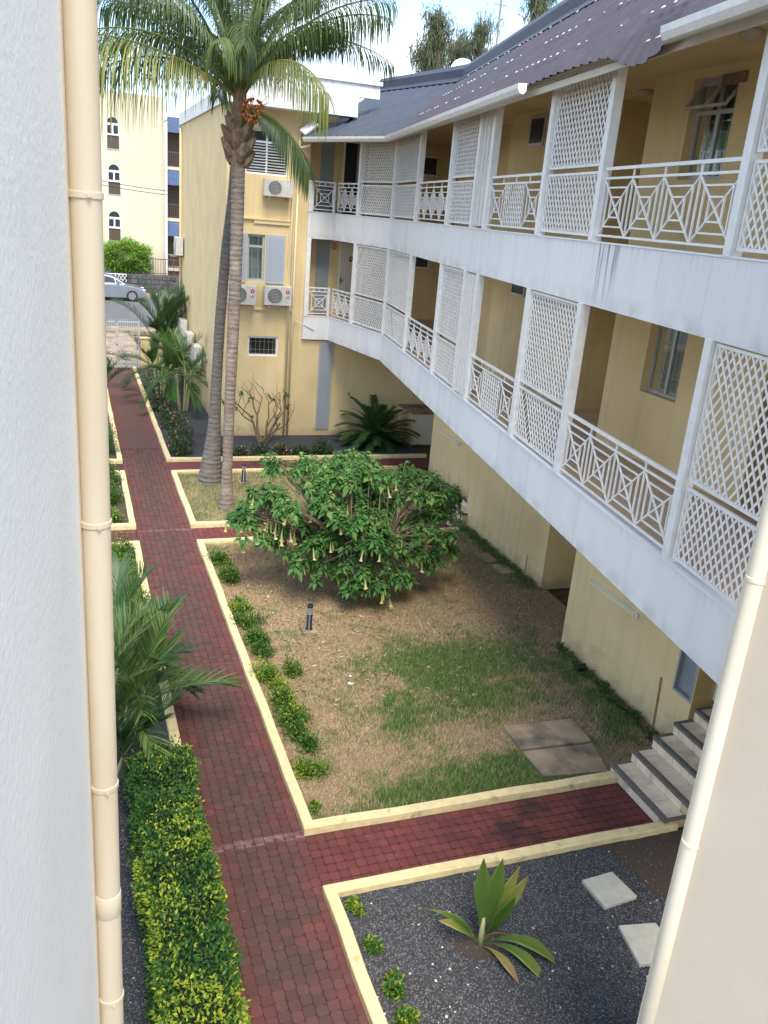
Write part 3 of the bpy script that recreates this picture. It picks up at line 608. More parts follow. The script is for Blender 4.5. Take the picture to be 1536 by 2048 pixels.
floorpoly = [(6.62, 26.0), (6.62, 25.28), (7.4, 25.28), (BEND.x+.1, BEND.y), (CE.x+.1, CE.y), (12, CE.y), (12, 26.0)]
for z in (Z1, Z2): mb = MB(); mb.prism(floorpoly[::-1], z-.22, z-.04); mb.build('corridor_floor', floor_t, bld)
# corridor tiles joints: thin raised tiles, near parts visible
# ground slab of entries
mb = MB(); mb.box(8.05, 12, 6.6, 7.9, 0, .845); mb.box(8.9, 12, 17.07, 17.68, 0, .845); mb.build('entry_floor', floor_t, bld)
ZT = 9.25
def wbox(x0, x1, y0, y1, z0=0, z1=ZT, m_=wall, name='wall'): mb = MB(); mb.box(x0, x1, y0, y1, z0, z1); return mb.build(name, m_, bld)
def wall_holes(F_, a0, a1, b0, b1, th, holes, m_, parent, name='wall'):
    """wall slab with rectangular openings; F_.n points outward, slab goes inward"""
    mb = MB(); xs_ = sorted({a0, a1, *[h[0] for h in holes], *[h[1] for h in holes]})
    for i in range(len(xs_)-1):
        xa, xb = xs_[i], xs_[i+1]; cm = (xa+xb)/2; hs = sorted([h for h in holes if h[0] <= cm <= h[1]], key=lambda h: h[2]); z = b0
        for h in hs:
            if h[2] > z: mb.fbox(F_, xa, xb, z, h[2], -th, 0)
            z = h[3]
        if z < b1: mb.fbox(F_, xa, xb, z, b1, -th, 0)
    return mb.build(name, m_, parent)
def window(F_, a0, a1, b0, b1, parent, frame=alu, depth=.12, mull=1, bars=True, cur=True, rail=None, fw=.045, pane_m=glass, pname='window'):
    """window set back in an opening: part = frame, children = panes, bars, curtain"""
    mb = MB(); d0, d1 = -depth-.05, -depth
    mb.fbox(F_, a0, a1, b1-fw, b1, d0, d1); mb.fbox(F_, a0, a1, b0, b0+fw, d0, d1); mb.fbox(F_, a0, a0+fw, b0+fw, b1-fw, d0, d1); mb.fbox(F_, a1-fw, a1, b0+fw, b1-fw, d0, d1)
    xs_ = [a0+fw]; w_ = (a1-a0-2*fw)/(mull+1)
    for i in range(mull): x = a0+fw+w_*(i+1); mb.fbox(F_, x-fw*.5, x+fw*.5, b0+fw, b1-fw, d0+.004, d1-.004)
    if rail: mb.fbox(F_, a0+fw, a1-fw, rail-fw*.5, rail+fw*.5, d0+.002, d1+.004)
    fr = mb.build(pname, frame, parent)
    if cur: mb = MB(); mb.fbox(F_, a0+fw, a1-fw, b0+fw, b1-fw, d0-.16, d0-.15); mb.build('curtain_or_void', curtain_or_void, fr)
    else: mb = MB(); mb.fbox(F_, a0+fw, a1-fw, b0+fw, b1-fw, d0-.16, d0-.15); mb.build('curtain_or_void', dark, fr)  # no curtain here: dark sheet painted in for the unlit room behind
    zs_ = [b0+fw] + ([rail] if rail else []) + [b1-fw]
    gl = M_glass
    for i in range(mull+1):
        for k in range(len(zs_)-1):
            mb = MB(); mb.fbox(F_, a0+fw+w_*i+.01, a0+fw+w_*(i+1)-.01, zs_[k]+.01, zs_[k+1]-.01, d0+.02, d0+.026); mb.build('pane', gl, fr)
    if bars:
        n_ = int((a1-a0)/.13)
        for i in range(1, n_): x = a0+(a1-a0)*i/n_; mb = MB(); mb.fbox(F_, x-.006, x+.006, b0+fw, b1-fw, d0-.05, d0-.038); mb.build('bar', white, fr)
        for f_ in (.3, .7): z = b0+(b1-b0)*f_; mb = MB(); mb.fbox(F_, a0+fw, a1-fw, z-.006, z+.006, d0-.065, d0-.052); mb.build('bar', white, fr)
    return fr
def glassmat():
    m = bpy.data.materials.new('pane_glass'); m.use_nodes = True; t = m.node_tree; t.nodes.clear()
    o = N(t, 'ShaderNodeOutputMaterial'); g = N(t, 'ShaderNodeBsdfGlossy'); g.inputs['Roughness'].default_value = .03; g.inputs[0].default_value = (.7, .75, .78, 1)
    tr = N(t, 'ShaderNodeBsdfTransparent'); tr.inputs[0].default_value = (.80, .84, .83, 1); mx_ = N(t, 'ShaderNodeMixShader'); mx_.inputs[0].default_value = .10
    t.links.new(tr.outputs[0], mx_.inputs[1]); t.links.new(g.outputs[0], mx_.inputs[2]); t.links.new(mx_.outputs[0], o.inputs[0]); return m
M_glass = glassmat()
# W1 : near block, face x=7.8 (frame: a along -y from y=11.25, n = -x)
F1 = Fr((7.8, 11.25, 0), (0, -1, 0), (-1, 0, 0))
w1l = (11.25-10.36, 11.25-9.54, 4.67, 5.72); w1u = (11.25-10.38, 11.25-9.52, 7.55, 8.78); w1g = (11.25-8.41, 11.25-8.02, .82, 1.9)
wall_holes(F1, 0, 3.25, 0, ZT, .2, [w1l, w1u, w1g], wall, bld)
window(F1, *w1l, bld, mull=1); window(F1, *w1u, bld, mull=1, rail=8.38, cur=False, fw=.055)
# open top-hung sashes on the upper window
for i in range(2):
    a_ = w1u[0]+.05+i*.40; mb = MB(); z1_, z0_ = 8.72, 8.42; out_ = .22
    P_ = lambda a, t_: F1.p(a, z1_+(z0_-z1_)*t_, -.12+out_*t_)
    for (q0, q1) in (((a_, 0), (a_+.36, 0)), ((a_, 1), (a_+.36, 1)), ((a_, 0), (a_, 1)), ((a_+.36, 0), (a_+.36, 1))): mb.beam(P_(*q0), P_(*q1), .035, .035)
    o = mb.build('sash', alu, bld, label='open top hung sash'); mb = MB(); mb.add([P_(a_+.01, .02), P_(a_+.35, .02), P_(a_+.35, .98), P_(a_+.01, .98)], [(0, 1, 2, 3)]); mb.build('pane', M_glass, o)
# ground louvre vent window
mb = MB(); mb.fbox(F1, w1g[0], w1g[1], .82, 1.9, -.16, -.15)
for (a_, b_, c_, d_) in ((w1g[0], w1g[1], .82, .86), (w1g[0], w1g[0]+.03, .86, 1.9), (w1g[1]-.03, w1g[1], .86, 1.9)): mb.fbox(F1, a_, b_, c_, d_, -.12, .01)
o = mb.build('louvre_window', grey_pv, bld)
for i in range(22):
    z = .88+i*.045; mb = MB(); mb.hexa([F1.p(w1g[0]+.03, z, -.05), F1.p(w1g[1]-.03, z, -.05), F1.p(w1g[1]-.03, z+.03, -.10), F1.p(w1g[0]+.03, z+.03, -.10), F1.p(w1g[0]+.03, z+.006, -.05), F1.p(w1g[1]-.03, z+.006, -.05), F1.p(w1g[1]-.03, z+.036, -.10), F1.p(w1g[0]+.03, z+.036, -.10)])
    mb.build('slat', grey_pv, o)
wbox(8.0, 10, 8.0, 8.2); wbox(8.0, 10, 11.05, 11.25)         # returns
wbox(9.6, 9.8, 11.25, 13.4); wbox(8.6, 8.8, 13.40, 17.05)  # recess back, W2 face
wbox(8.8, 10.2, 13.40, 13.6, name='wall'); wbox(8.8, 10.6, 16.85, 17.05)
F2 = Fr((8.6, 17.05, 0), (0, -1, 0), (-1, 0, 0))
# small windows on W2 (shallow boxes set proud in the wall)
def flat_window(F_, a0, a1, b0, b1, parent, frame=alu, pane=glass, fw=.04, name='window'):
    mb = MB()
    for (x0, x1, y0, y1) in ((a0, a1, b1-fw, b1), (a0, a1, b0, b0+fw), (a0, a0+fw, b0+fw, b1-fw), (a1-fw, a1, b0+fw, b1-fw)): mb.fbox(F_, x0, x1, y0, y1, .002, .03)
    o = mb.build(name, frame, parent); mb = MB(); mb.fbox(F_, a0+fw, a1-fw, b0+fw, b1-fw, .002, .012); mb.build('pane', pane, o); return o
flat_window(F2, .8, 1.4, 8.28, 8.80, bld); flat_window(F2, .85, 1.45, 5.45, 5.75, bld)
wbox(9.4, 9.6, 17.65, 21.3); wbox(9.6, 11.5, 21.1, 21.3); wbox(9.6, 11, 17.65, 17.85); wbox(10.8, 11.0, 17.05, 17.65)
wbox(11.8, 12, 21.3, 26)
# entrance recess near: back wall and doors
wbox(10.0, 10.2, 5.0, 8.0); wbox(7.05, 10, 6.42, 6.6); wbox(7.05, 7.25, 3.2, 6.42)
for z in (.85, Z1-.04, Z2-.04):
    mb = MB(); mb.box(9.93, 9.995, 6.75, 7.7, z, z+2.1); o = mb.build('door', door_w if z < 3 else M('door_dark%d' % int(z), (.03, .04, .09, 1), (.02, .025, .05, 1), scale=2, rough=.5), bld)
    mb = MB(); mb.box(9.90, 9.93, 6.83, 6.86, z+.95, z+1.1); mb.build('handle', black_m, o)
# ground door at stairs head
F0 = Fr((8.0, 8.0, 0), (1, 0, 0), (0, -1, 0))
mb = MB()
for q in ((.15, .21, .85, 2.95), (.93, .99, .85, 2.95), (.21, .93, 2.88, 2.95)): mb.fbox(F0, *q, .002, .05)
o = mb.build('door_frame', white, bld); mb = MB(); mb.fbox(F0, .215, .925, .85, 2.875, .003, .03); mb.build('door_leaf', door_w, o)
# ceilings and upper wall top
mb = MB(); cpoly = [(7.05, 25.95), (7.05, 25.6), (7.8, 25.4), (BEND.x+.45, BEND.y), (CE.x+.45, CE.y), (11.95, CE.y), (11.95, 25.95)]
mb.prism(cpoly[::-1], ZT-.35+.0, ZT-.30); 
ceil = mb.build('ceiling', wall, bld)
# wall lights (white tubes)
def tubelight(x, y0, y1, z, lab):
    t_ = thing('tube_light', lab, 'light', (x, (y0+y1)/2, z)); mb = MB(); mb.box(x-.05, x-.002, y0, y1, z-.01, z+.06); mb.build('housing', white, t_)
    mb = MB(); mb.box(x-.075, x-.05, y0+.03, y1-.03, z, z+.05); mb.build('diffuser', wall_lt, t_, bevel=.005)
tubelight(7.8, 9.40, 10.70, 1.45, 'white tube light on the nearest cream wall under the balcony')
tubelight(9.4, 19.4, 20.85, 1.32, 'white tube light on the far wall block above the small steps')
# ceiling lamps
def dome_lamp(p, lab):
    mb = MB(); mb.lathe([(.13, 0), (.13, -.03), (.11, -.07), (.06, -.10), (.001, -.105)][::-1], p, 16); mb.build('ceiling_lamp', lampg, smooth=True, label=lab, cat='lamp')
dome_lamp(PY(1303, 128, 12.3).xy.to_3d()+Vector((0, 0, ZT-.352)), 'round ceiling lamp in the recess above the near trellis')
dome_lamp(Vector((6.75, 8.2, ZT-.352)), 'round ceiling lamp at the top right under the roof')
# vent grille (wall block) upper
mb = MB(); mb.fbox(F1, 11.25-9.80, 11.25-9.38, 8.66, 8.78, .002, .03); 
# end wall / facade 2  (y=26) with doors
FW = Fr((6.35, 26.0, 0), (1, 0, 0), (0, -1, 0))
wbox(6.35, 12, 26.0, 26.25, 2.9, 9.2)
def fpanel(p0, p1, z0, z1, m_, nm='panel', d=.03, Y=26.0, frame=None):
    F_ = Fr((0, Y, 0), (1, 0, 0), (0, -1, 0)); mb = MB()
    if frame:
        for q in ((p0, p1, z1-.05, z1), (p0, p0+.05, z0, z1-.05), (p1-.05, p1, z0, z1-.05)): mb.fbox(F_, *q, .002, d+.02)
        o = mb.build(nm+'_frame', frame, bld); mb = MB(); mb.fbox(F_, p0+.05, p1-.05, z0, z1-.05, .002, d); mb.build(nm, m_, o); return o
    mb.fbox(F_, p0, p1, z0, z1, .002, d); return mb.build(nm, m_, bld)
fpanel(7.06, 7.47, Z1, 6.0, grey_pv, 'duct_panel'); fpanel(7.05, 7.45, Z2, 8.75, grey_pv, 'duct_panel')
d1 = fpanel(7.78, 8.56, Z1, 5.98, door_w, 'door', frame=white)
FD = Fr((7.83, 25.97, Z1), (1, 0, 0), (0, -1, 0))
for (a_, b_) in ((.08, .30), (.38, .60)):
    for (c_, d_) in ((.15, .65), (.75, 1.25), (1.35, 2.05)): mb = MB(); mb.fbox(FD, a_, b_, c_, d_, .001, .012); mb.build('door_panel', door_w, d1)
mb = MB(); mb.fbox(FD, .27, .38, 1.62, 1.76, .014, .022); mb.build('number_plate', black_m, d1)
mb = MB(); mb.fbox(FD, .31, .325, 1.68, 1.73, .023, .026); mb.fbox(FD, .31, .345, 1.675, 1.685, .023, .0262); mb.fbox(FD, .333, .345, 1.65, 1.73, .023, .0264); mb.build('number', patch_w, d1)
mb = MB(); mb.fbox(FD, .02, .05, .95, 1.12, .014, .03); mb.fbox(FD, .02, .12, 1.04, 1.06, .03, .05); mb.build('handle', black_m, d1)
fpanel(7.53, 7.70, 5.65, 5.85, M('notice_red', (.45, .10, .08, 1), (.6, .5, .4, 1), scale=40, lo=.45, hi=.55), 'notice')
d2 = fpanel(7.72, 8.55, Z2, 8.72, M('door_dark_up', (.05, .055, .06, 1), rough=.5), 'door', frame=white)
for i in range(16): mb = MB(); z = Z2+.95+i*.065; mb.box(7.80, 8.12, 25.93, 25.955, z, z+.035); mb.build('slat', black_m, d2)
mb = MB(); mb.box(8.14, 8.47, 25.93, 25.955, Z2+.05, Z2+1.98); mb.build('door_leaf', grey_pv, d2)
for z in (5.62, 8.35): flat_window(Fr((0, 26, 0), (1, 0, 0), (0, -1, 0)), 10.15, 10.75, z-.35, z+.2, bld, frame=white)
# ground level end wall under balcony
wg = MB(); wg.box(6.35, 12, 25.3, 25.6, 0, 3.0); wg.build('wall', wall, bld)
FG = Fr((0, 25.3, 0), (1, 0, 0), (0, -1, 0)); mb = MB(); mb.fbox(FG, 7.12, 7.56, .22, 2.95, .002, .03); o = mb.build('duct_door', alu, bld)
mb = MB(); mb.fbox(FG, 7.17, 7.51, .27, 2.90, .031, .036); mb.build('door_leaf', grey_pv, o)
mb = MB(); mb.fbox(FG, 8.12, 8.20, 1.33, 1.41, .002, .04); mb.build('junction_box', concrete, bld)
# low utility cupboard
t_ = thing('utility_cupboard', 'low cream utility cupboard in the shaded corner under the balcony', 'cupboard', (10.9, 24.4, 0))
mb = MB(); mb.box(9.9, 11.7, 24.1, 25.29, 0, 1.0); mb.build('body', wall, t_); mb = MB(); mb.box(9.86, 11.75, 24.05, 25.29, 1.0, 1.05); mb.build('top', concrete, t_)
mb = MB(); mb.box(10.0, 10.6, 24.075, 24.098, .05, .95); mb.build('door', door_w, t_)

# ---------------------------------------------------------------- steps
def steps(x0, y0, y1, n, run, rise, lab, ky=(3, 4)):
    t_ = thing('steps', lab, 'steps', (x0, (y0+y1)/2, 0)); mb = MB()
    for i in range(n): mb.box(x0+.012+run*i, x0+run*n+.5, y0+.012+.0, y1-.012, rise*i, rise*(i+1)-.012)
    mb.build('step_core', wall, t_)
    for i in range(n):
        z = rise*(i+1); xa = x0+run*i
        # nosing
        mb = MB(); mb.box(xa-.012, xa+.055, y0-.004, y1+.004, z-.045, z+.003); mb.build('nosing', trim, t_)
        mb = MB(); mb.box(xa+.055, xa+run+.012, y1-.05, y1+.004, z-.035, z+.002); mb.build('edge_trim', trim, t_)
        mb = MB(); mb.box(xa+.055, xa+run+.012, y0-.004, y0+.03, z-.035, z+.002); mb.build('edge_trim', trim, t_)
        k = 4; e = [y0+.03, y0+.03+.30, y0+.03+.62, y0+.03+.94, y1-.05] if (y1-y0) > 1 else [y0+.03, y0+.25, y0+.47, y1-.05]
        for j in range(len(e)-1):
            mb = MB(); mb.box(xa+.058, xa+run-.004, e[j]+.004, e[j+1]-.004, z-.02, z); mb.build('tile', tile, t_)
            mb = MB(); mb.box(xa-.002, xa+.011, e[j]+.004+.08, min(e[j+1]-.004+.08, y1-.01), rise*i+.002, z-.048); mb.build('tile', tile, t_)
    return t_
steps(6.55, 6.70, 7.86, 5, .30, .17, 'five tiled steps with dark edges rising from the near red side path')
steps(8.20, 16.95, 17.66, 4, .27, .17, 'small tiled steps between the far wall blocks at the middle side path')

# ---------------------------------------------------------------- posts, rails and trellis screens
def post(F_, s, z0, z1, w=.12, m_=rail_w):
    mb = MB(); mb.fbox(F_, s-w/2, s+w/2, z0, z1, -.02, -.02+w); o = mb.build('post', m_, bld); return o
def railing(F_, s0, s1, z0, units, lab=None):
    """units: list of ('x', w) or ('l', w) widths summing to 1"""
    mb = MB(); L = s1-s0
    mb.fbox(F_, s0, s1, z0+.80, z0+.835, .02, .06); mb.fbox(F_, s0, s1, z0+.70, z0+.725, .028, .052); mb.fbox(F_, s0, s1, z0+.06, z0+.085, .028, .052)
    mb.fbox(F_, s0, s0+.02, z0+.085, z0+.80, .03, .05); mb.fbox(F_, s1-.02, s1, z0+.085, z0+.80, .03, .05)
    rl = mb.build('railing', rail_w, bld)
    b0, b1 = z0+.085, z0+.70; x = s0; th = .018
    def bar(a0, z0_, a1, z1_, dd=0):
        mb = MB(); mb.beam(F_.p(a0, z0_, .04+dd), F_.p(a1, z1_, .04+dd), .018, th, up=F_.n); mb.build('bar', rail_w, rl)
    for k, wd in units:
        xa, xb = x, x+wd*L; cx, cz = (xa+xb)/2, (b0+b1)/2; hw, hh = (xb-xa)/2, (b1-b0)/2
        if k == 'x':
            bar(xa, b0, xb, b1, .003); bar(xa, b1, xb, b0, -.003)
            for f_ in (.70, .36):
                bar(cx-hw*f_, cz+hh*f_, cx+hw*f_, cz+hh*f_); bar(cx-hw*f_, cz-hh*f_, cx+hw*f_, cz-hh*f_)
                bar(cx-hw*f_, cz-hh*f_, cx-hw*f_, cz+hh*f_); bar(cx+hw*f_, cz-hh*f_, cx+hw*f_, cz+hh*f_)
            bar(xa, b0, xa, b1)
        else:
            bar(xa, b0, xa, b1); bar(xb, b0, xb, b1); lat(F_, xa+.01, xb-.01, b0, b1, rl, .04, single=False)
        x = xb
    for q in (.25, .5, .75): bar(s0+L*q, z0+.72, s0+L*q, z0+.80)
def lat(F_, a0, a1, b0, b1, parent, c, single=True, pitch=.105, ang=54, w=.022):
    """diagonal laths clipped to the rectangle"""
    n_ = 0; allmb = MB(); W_, H_ = a1-a0, b1-b0; tn = math.tan(R(ang)); step = pitch
    for sg in (1, -1):
        k = -int(H_/tn/step)-2
        while k*step < W_+H_/tn:
            x0 = k*step; # line x = x0 + z/tn * sg  (sg=-1 mirrored)
            z_lo, z_hi = max(0, (-x0)*tn), min(H_, (W_-x0)*tn)
            if z_hi-z_lo > .03:
                xa, xb = x0+z_lo/tn, x0+z_hi/tn
                if sg < 0: xa, xb = W_-xa, W_-xb
                p = F_.p(a0+xa, b0+z_lo, c+.006*sg); q = F_.p(a0+xb, b0+z_hi, c+.006*sg)
                if random.random() < .012: k += 1; continue
                jt = random.gauss(0, .0022); p = p+F_.u*jt; q = q+F_.u*random.gauss(0, .0022)
                if single: mb = MB(); mb.beam(p, q, w, .008, up=F_.n); mb.build('lath', rail_w, parent)
                else: allmb.beam(p, q, w, .008, up=F_.n)
            k += 1
    if not single: o = allmb.build('lattice', rail_w, parent); o['kind'] = 'stuff'
def screen(F_, s0, s1, z0, ztop, single=False, pitch=.105):
    mb = MB(); fw = .03
    for (b0, b1) in ((z0+.05, z0+.80), (z0+.86, ztop)):
        mb.fbox(F_, s0, s1, b0, b0+fw, .025, .055); mb.fbox(F_, s0, s1, b1-fw, b1, .025, .055); mb.fbox(F_, s0, s0+fw, b0+fw, b1-fw, .025, .055); mb.fbox(F_, s1-fw, s1, b0+fw, b1-fw, .025, .055)
    sc = mb.build('trellis_screen', rail_w, bld)
    for (b0, b1) in ((z0+.05, z0+.80), (z0+.86, ztop)): lat(F_, s0+fw, s1-fw, b0+fw, b1-fw, sc, .04, single, pitch)
FC = Fr(CP(0), T, NB)
FA = Fr(A0, (1, 0, 0), (0, 1, 0)); dB = (BEND-A1).normalized(); FB = Fr(A1, dB, Vector((-dB.y, dB.x, 0)))
LB = (BEND-A1).length
for lv, (z0, zt) in enumerate(((Z1+.024, Z2B), (Z2+.024, 8.76))):
    for s in (SB, -4.35, -1.57, .20, .98, 3.54, 5.42, 8.40, 10.9): post(FC, s, z0, zt)
    post(FB, 1.45, z0, zt); post(FA, .06, z0 if lv == 0 else z0, zt if lv == 0 else z0+.84); post(FA, .74, z0, z0+.84, .05)
    if lv == 0: pass
    railing(FC, -4.28, -1.64, z0, [('x', .25)]*4); railing(FC, 1.05, 3.47, z0, [('x', .31), ('l', .38), ('x', .31)]); railing(FC, 5.49, 8.33, z0, [('x', .25)]*4)
    railing(FA, .13, .80, z0, [('x', 1)]); railing(FB, .05, 1.38, z0, [('x', .333)]*3); 
    screen(FC, SB+.08, -4.42, z0, zt-.02); screen(FC, -1.50, .13, z0, zt-.02); screen(FC, 3.61, 5.35, z0, zt-.02, single=(lv == 1), pitch=.105); screen(FC, 8.47, 10.83, z0, zt-.02, single=True)
    screen(FB, 1.52, LB-.06, z0, zt-.02)
    FS = Fr((6.56, 25.95, 0), (0, -1, 0), (1, 0, 0)); railing(FS, 0, .68, z0, [('x', 1)])
    # folded stack of panels
    mb = MB()
    for i in range(6): a_ = .30+i*.10; mb.fbox(FC, a_, a_+.03, z0+.04, zt-.03, -.01+.01*(i % 2), .09)
    mb.build('folded_panels', rail_w, bld)
mb = MB(); mb.fbox(FA, .0, .12, Z1B-.0, Z1B+.0001, 0, .1)
# black cloth on the far rail
g = PY(692, 380, 25.1); mb = MB()
vs = []; n_ = 5
for j in range(5):
    for i in range(n_): vs.append((7.62+i*.075+random.uniform(-.01, .01), 25.12-(.03 if j else 0)-.02*math.sin(i*1.7), Z2+.88-j*.11-(.02*math.sin(i*2) if j == 4 else 0)))
mb.add(vs, [(j*n_+i, j*n_+i+1, (j+1)*n_+i+1, (j+1)*n_+i) for j in range(4) for i in range(n_-1)]); o = mb.build('hanging_cloth', black_m, smooth=True, label='black cloth hung over the far upper balcony rail', cat='cloth')
o.location = Vector(o.location)+Vector((0, -.45, 0))
sm = o.modifiers.new('t', 'SOLIDIFY'); sm.thickness = .03

# ---------------------------------------------------------------- roof
ZE = 8.62
EA = Vector((6.3, 24.9, ZE)); EBd = Vector((7.6, 21.7, ZE)); ECn = CP(SE+1.5, -.35, ZE)
RA = Vector((9.57, 28.8, 10.5)); RBd = Vector((10.5, 24.2, 10.5)); dirR = (Vector((8.59, 14.68, 10.5))-RBd).normalized(); RCn = RBd+dirR*22.6
def prof(u_):   # rib profile across width 0..1 (pitch .25)
    if u_ < .12 or u_ > .30: return 0
    return .042 if .155 < u_ < .265 else .021
US = [0, .12, .155, .265, .30, .55, .60, .65]
def roofrun(E0, E1, R0, R1, mat, sag=None, npitch=None):
    L = (E1-E0).length; npch = max(2, int(L/.25)); per = 4; k = 0
    while k < npch:
        k1 = min(k+per, npch); mb = MB(); cols = []
        for p in range(k, k1):
            for u_ in US: cols.append((p+u_, prof(u_) if u_ < .5 else (.008 if .56 < u_ < .64 else 0)))
        cols.append((k1+.05 if k1 < npch else k1, 0)); vs = []; fs = []; rows = (0, .07, .16, .5, 1.0)
        for (c_, h) in cols:
            t0 = c_/npch; e = E0.lerp(E1, t0); r_ = R0.lerp(R1, t0); nn = (E1-E0).cross(r_-e).normalized()
            if nn.z < 0: nn = -nn
            for v_ in rows:
                p_ = e.lerp(r_, v_)+nn*h
                if sag: p_ = p_+Vector((0, 0, -sag(c_*.25, v_)))
                vs.append(p_)
        n_ = len(rows)
        for i in range(len(cols)-1):
            for j in range(n_-1): fs.append((i*n_+j, i*n_+j+1, (i+1)*n_+j+1, (i+1)*n_+j))
        mb.add(vs, fs); o = mb.build('roof_sheet', mat, bld); sm = o.modifiers.new('t', 'SOLIDIFY'); sm.thickness = .004
        k = k1
s_off = (CP(0, -.35)-EBd.xy.to_3d()).dot(T)
def sag(d, v_):
    s = d-s_off; b = max(0, 1-abs(s-6.6)/1.0); b = b*b*(3-2*b); return b*(.20*max(0, 1-v_/.2)) + .01*math.sin(d*2.1)*(1-v_)
roofrun(EA, EBd, RA, RBd, roofb)
Lc = (ECn-EBd).length; mid = 6.2/Lc
roofrun(EBd, EBd.lerp(ECn, mid), RBd, RBd.lerp(RCn, mid), M('roof_mix', (.050, .058, .077, 1), (.072, .056, .068, 1), scale=.9, lo=.4, hi=.6, rough=.6, spec=.25), None)
def sag2(d, v_): return sag(d+6.2, v_)
roofrun(EBd.lerp(ECn, mid), ECn, RBd.lerp(RCn, mid), RCn, roofm, sag2)
# closing underside and back slope
mb = MB(); dz = Vector((0, 0, -.13)); ev = []; 
for (e0_, e1_, r0_, r1_, n_) in ((EA, EBd, RA, RBd, 6), (EBd, ECn, RBd, RCn, 40)):
    for i in range(0 if e0_ is EA else 1, n_+1): ev.append((e0_.lerp(e1_, i/n_).lerp(r0_.lerp(r1_, i/n_), .10)+dz, r0_.lerp(r1_, i/n_)+dz))
mb.add([p_ for q_ in ev for p_ in q_], [(2*i, 2*i+1, 2*i+3, 2*i+2) for i in range(len(ev)-1)])
und = mb.build('roof_underlay', door_w, bld); sm = und.modifiers.new('t', 'SOLIDIFY'); sm.thickness = .03
mb = MB(); bk = Vector((4, .5, -1.9)); mb.add([RA, RBd, RCn, RCn+bk, RBd+bk, RA+bk], [(0, 1, 4, 5), (1, 2, 3, 4)]); mb.build('roof_back', roofb, bld)
# ridge flashing
for (r0, r1, e0, e1) in ((RA, RBd, EA, EBd), (RBd, RCn, EBd, ECn)):
    L = (r1-r0).length; n_ = max(1, int(L/2.4))
    for i in range(n_):
        a_ = r0.lerp(r1, i/n_); b_ = r0.lerp(r1, (i+1)/n_); ea = e0.lerp(e1, i/n_); eb = e0.lerp(e1, (i+1)/n_)
        sa = (ea-a_).normalized(); sb = (eb-b_).normalized(); up = Vector((0, 0, 1)); q = .003*(i % 2)
        mb = MB(); mb.add([a_+sa*.38+up*(.05+q), b_+sb*.38+up*(.05+q), b_+up*(.06+q), a_+up*(.06+q), b_+up*(.26+q)+sb*.02, a_+up*(.26+q)+sa*.02, b_+up*.30-sb*.25, a_+up*.30-sa*.25], [(0, 1, 2, 3), (3, 2, 4, 5), (5, 4, 6, 7)])
        o = mb.build('ridge_flashing', ridgem, bld); sm = o.modifiers.new('t', 'SOLIDIFY'); sm.thickness = .004
# sealant patches over screws in rows
mb = MB()
nn = (ECn-EBd).cross(RBd-EBd).normalized(); nn = nn if nn.z > 0 else -nn
for row, fr_ in ((0, .22), (1, .52), (2, .86)):
    d = .15
    while d < Lc:
        t0 = d/Lc; p_ = EBd.lerp(ECn, t0).lerp(RBd.lerp(RCn, t0), fr_)+nn*.046; al = (ECn-EBd).normalized(); sl = (RBd-EBd).normalized()
        if random.random() < .65 and d > 1.5:
            a_, b_ = random.uniform(.02, .036), random.uniform(.02, .045)
            if random.random() < .25: a_ *= .5; b_ *= .5
            mb.hexa([p_-al*a_-sl*b_, p_+al*a_-sl*b_, p_+al*a_+sl*b_, p_-al*a_+sl*b_, p_-al*a_-sl*b_+nn*.006, p_+al*a_-sl*b_+nn*.006, p_+al*a_+sl*b_+nn*.006, p_-al*a_+sl*b_+nn*.006])
        d += .25
o = mb.build('sealant_patches', patch_w, bld); o['kind'] = 'stuff'
# gutters
def gutter(p, q, nm='gutter'):
    d = (q-p).normalized(); o_ = d.cross(Vector((0, 0, 1))).normalized()
    if o_.x > 0: o_ = -o_
    pr = [(0, .03), (0, -.07), (.04, -.11), (.09, -.10), (.125, -.04), (.13, .02), (.115, .02), (.11, -.03), (.08, -.08), (.04, -.09), (.012, -.06), (.012, .03)]
    vs = [r_+o_*a_+Vector((0, 0, b_)) for r_ in (p, q) for a_, b_ in pr]; n_ = len(pr)
    mb = MB(); mb.add(vs, [(i, (i+1) % n_, n_+(i+1) % n_, n_+i) for i in range(n_)]+[tuple(range(6)), tuple(n_+k for k in range(6))]); return mb.build(nm, rail_w, bld)
dn = Vector((0, 0, -.03))
gutter(EA+dn, EBd+dn); gutter(EBd+dn, CP(3.4, -.37, ZE-.03)); gutter(CP(7.35, -.37, ZE-.0), CP(SE+1, -.37, ZE-.0))
mb = MB(); mb.fbox(Fr(CP(0, -.20), T, NB), SB, SE, ZE-.12, ZE-.04, 0, .03); mb.build('eaves_board', door_w, bld)
mb = MB(); mb.fbox(Fr(CP(0, 0), T, NB), SB, SE, 8.70, 8.78, 0.003, .10); mb.build('lintel', white, bld)
# top back wall between ceiling and roof
# vent grille
t_ = MB(); t_.fbox(F1, 11.25-9.80, 11.25-9.38, 8.66, 8.78, .002, .03); t_.build('vent_grille', fibre, bld)

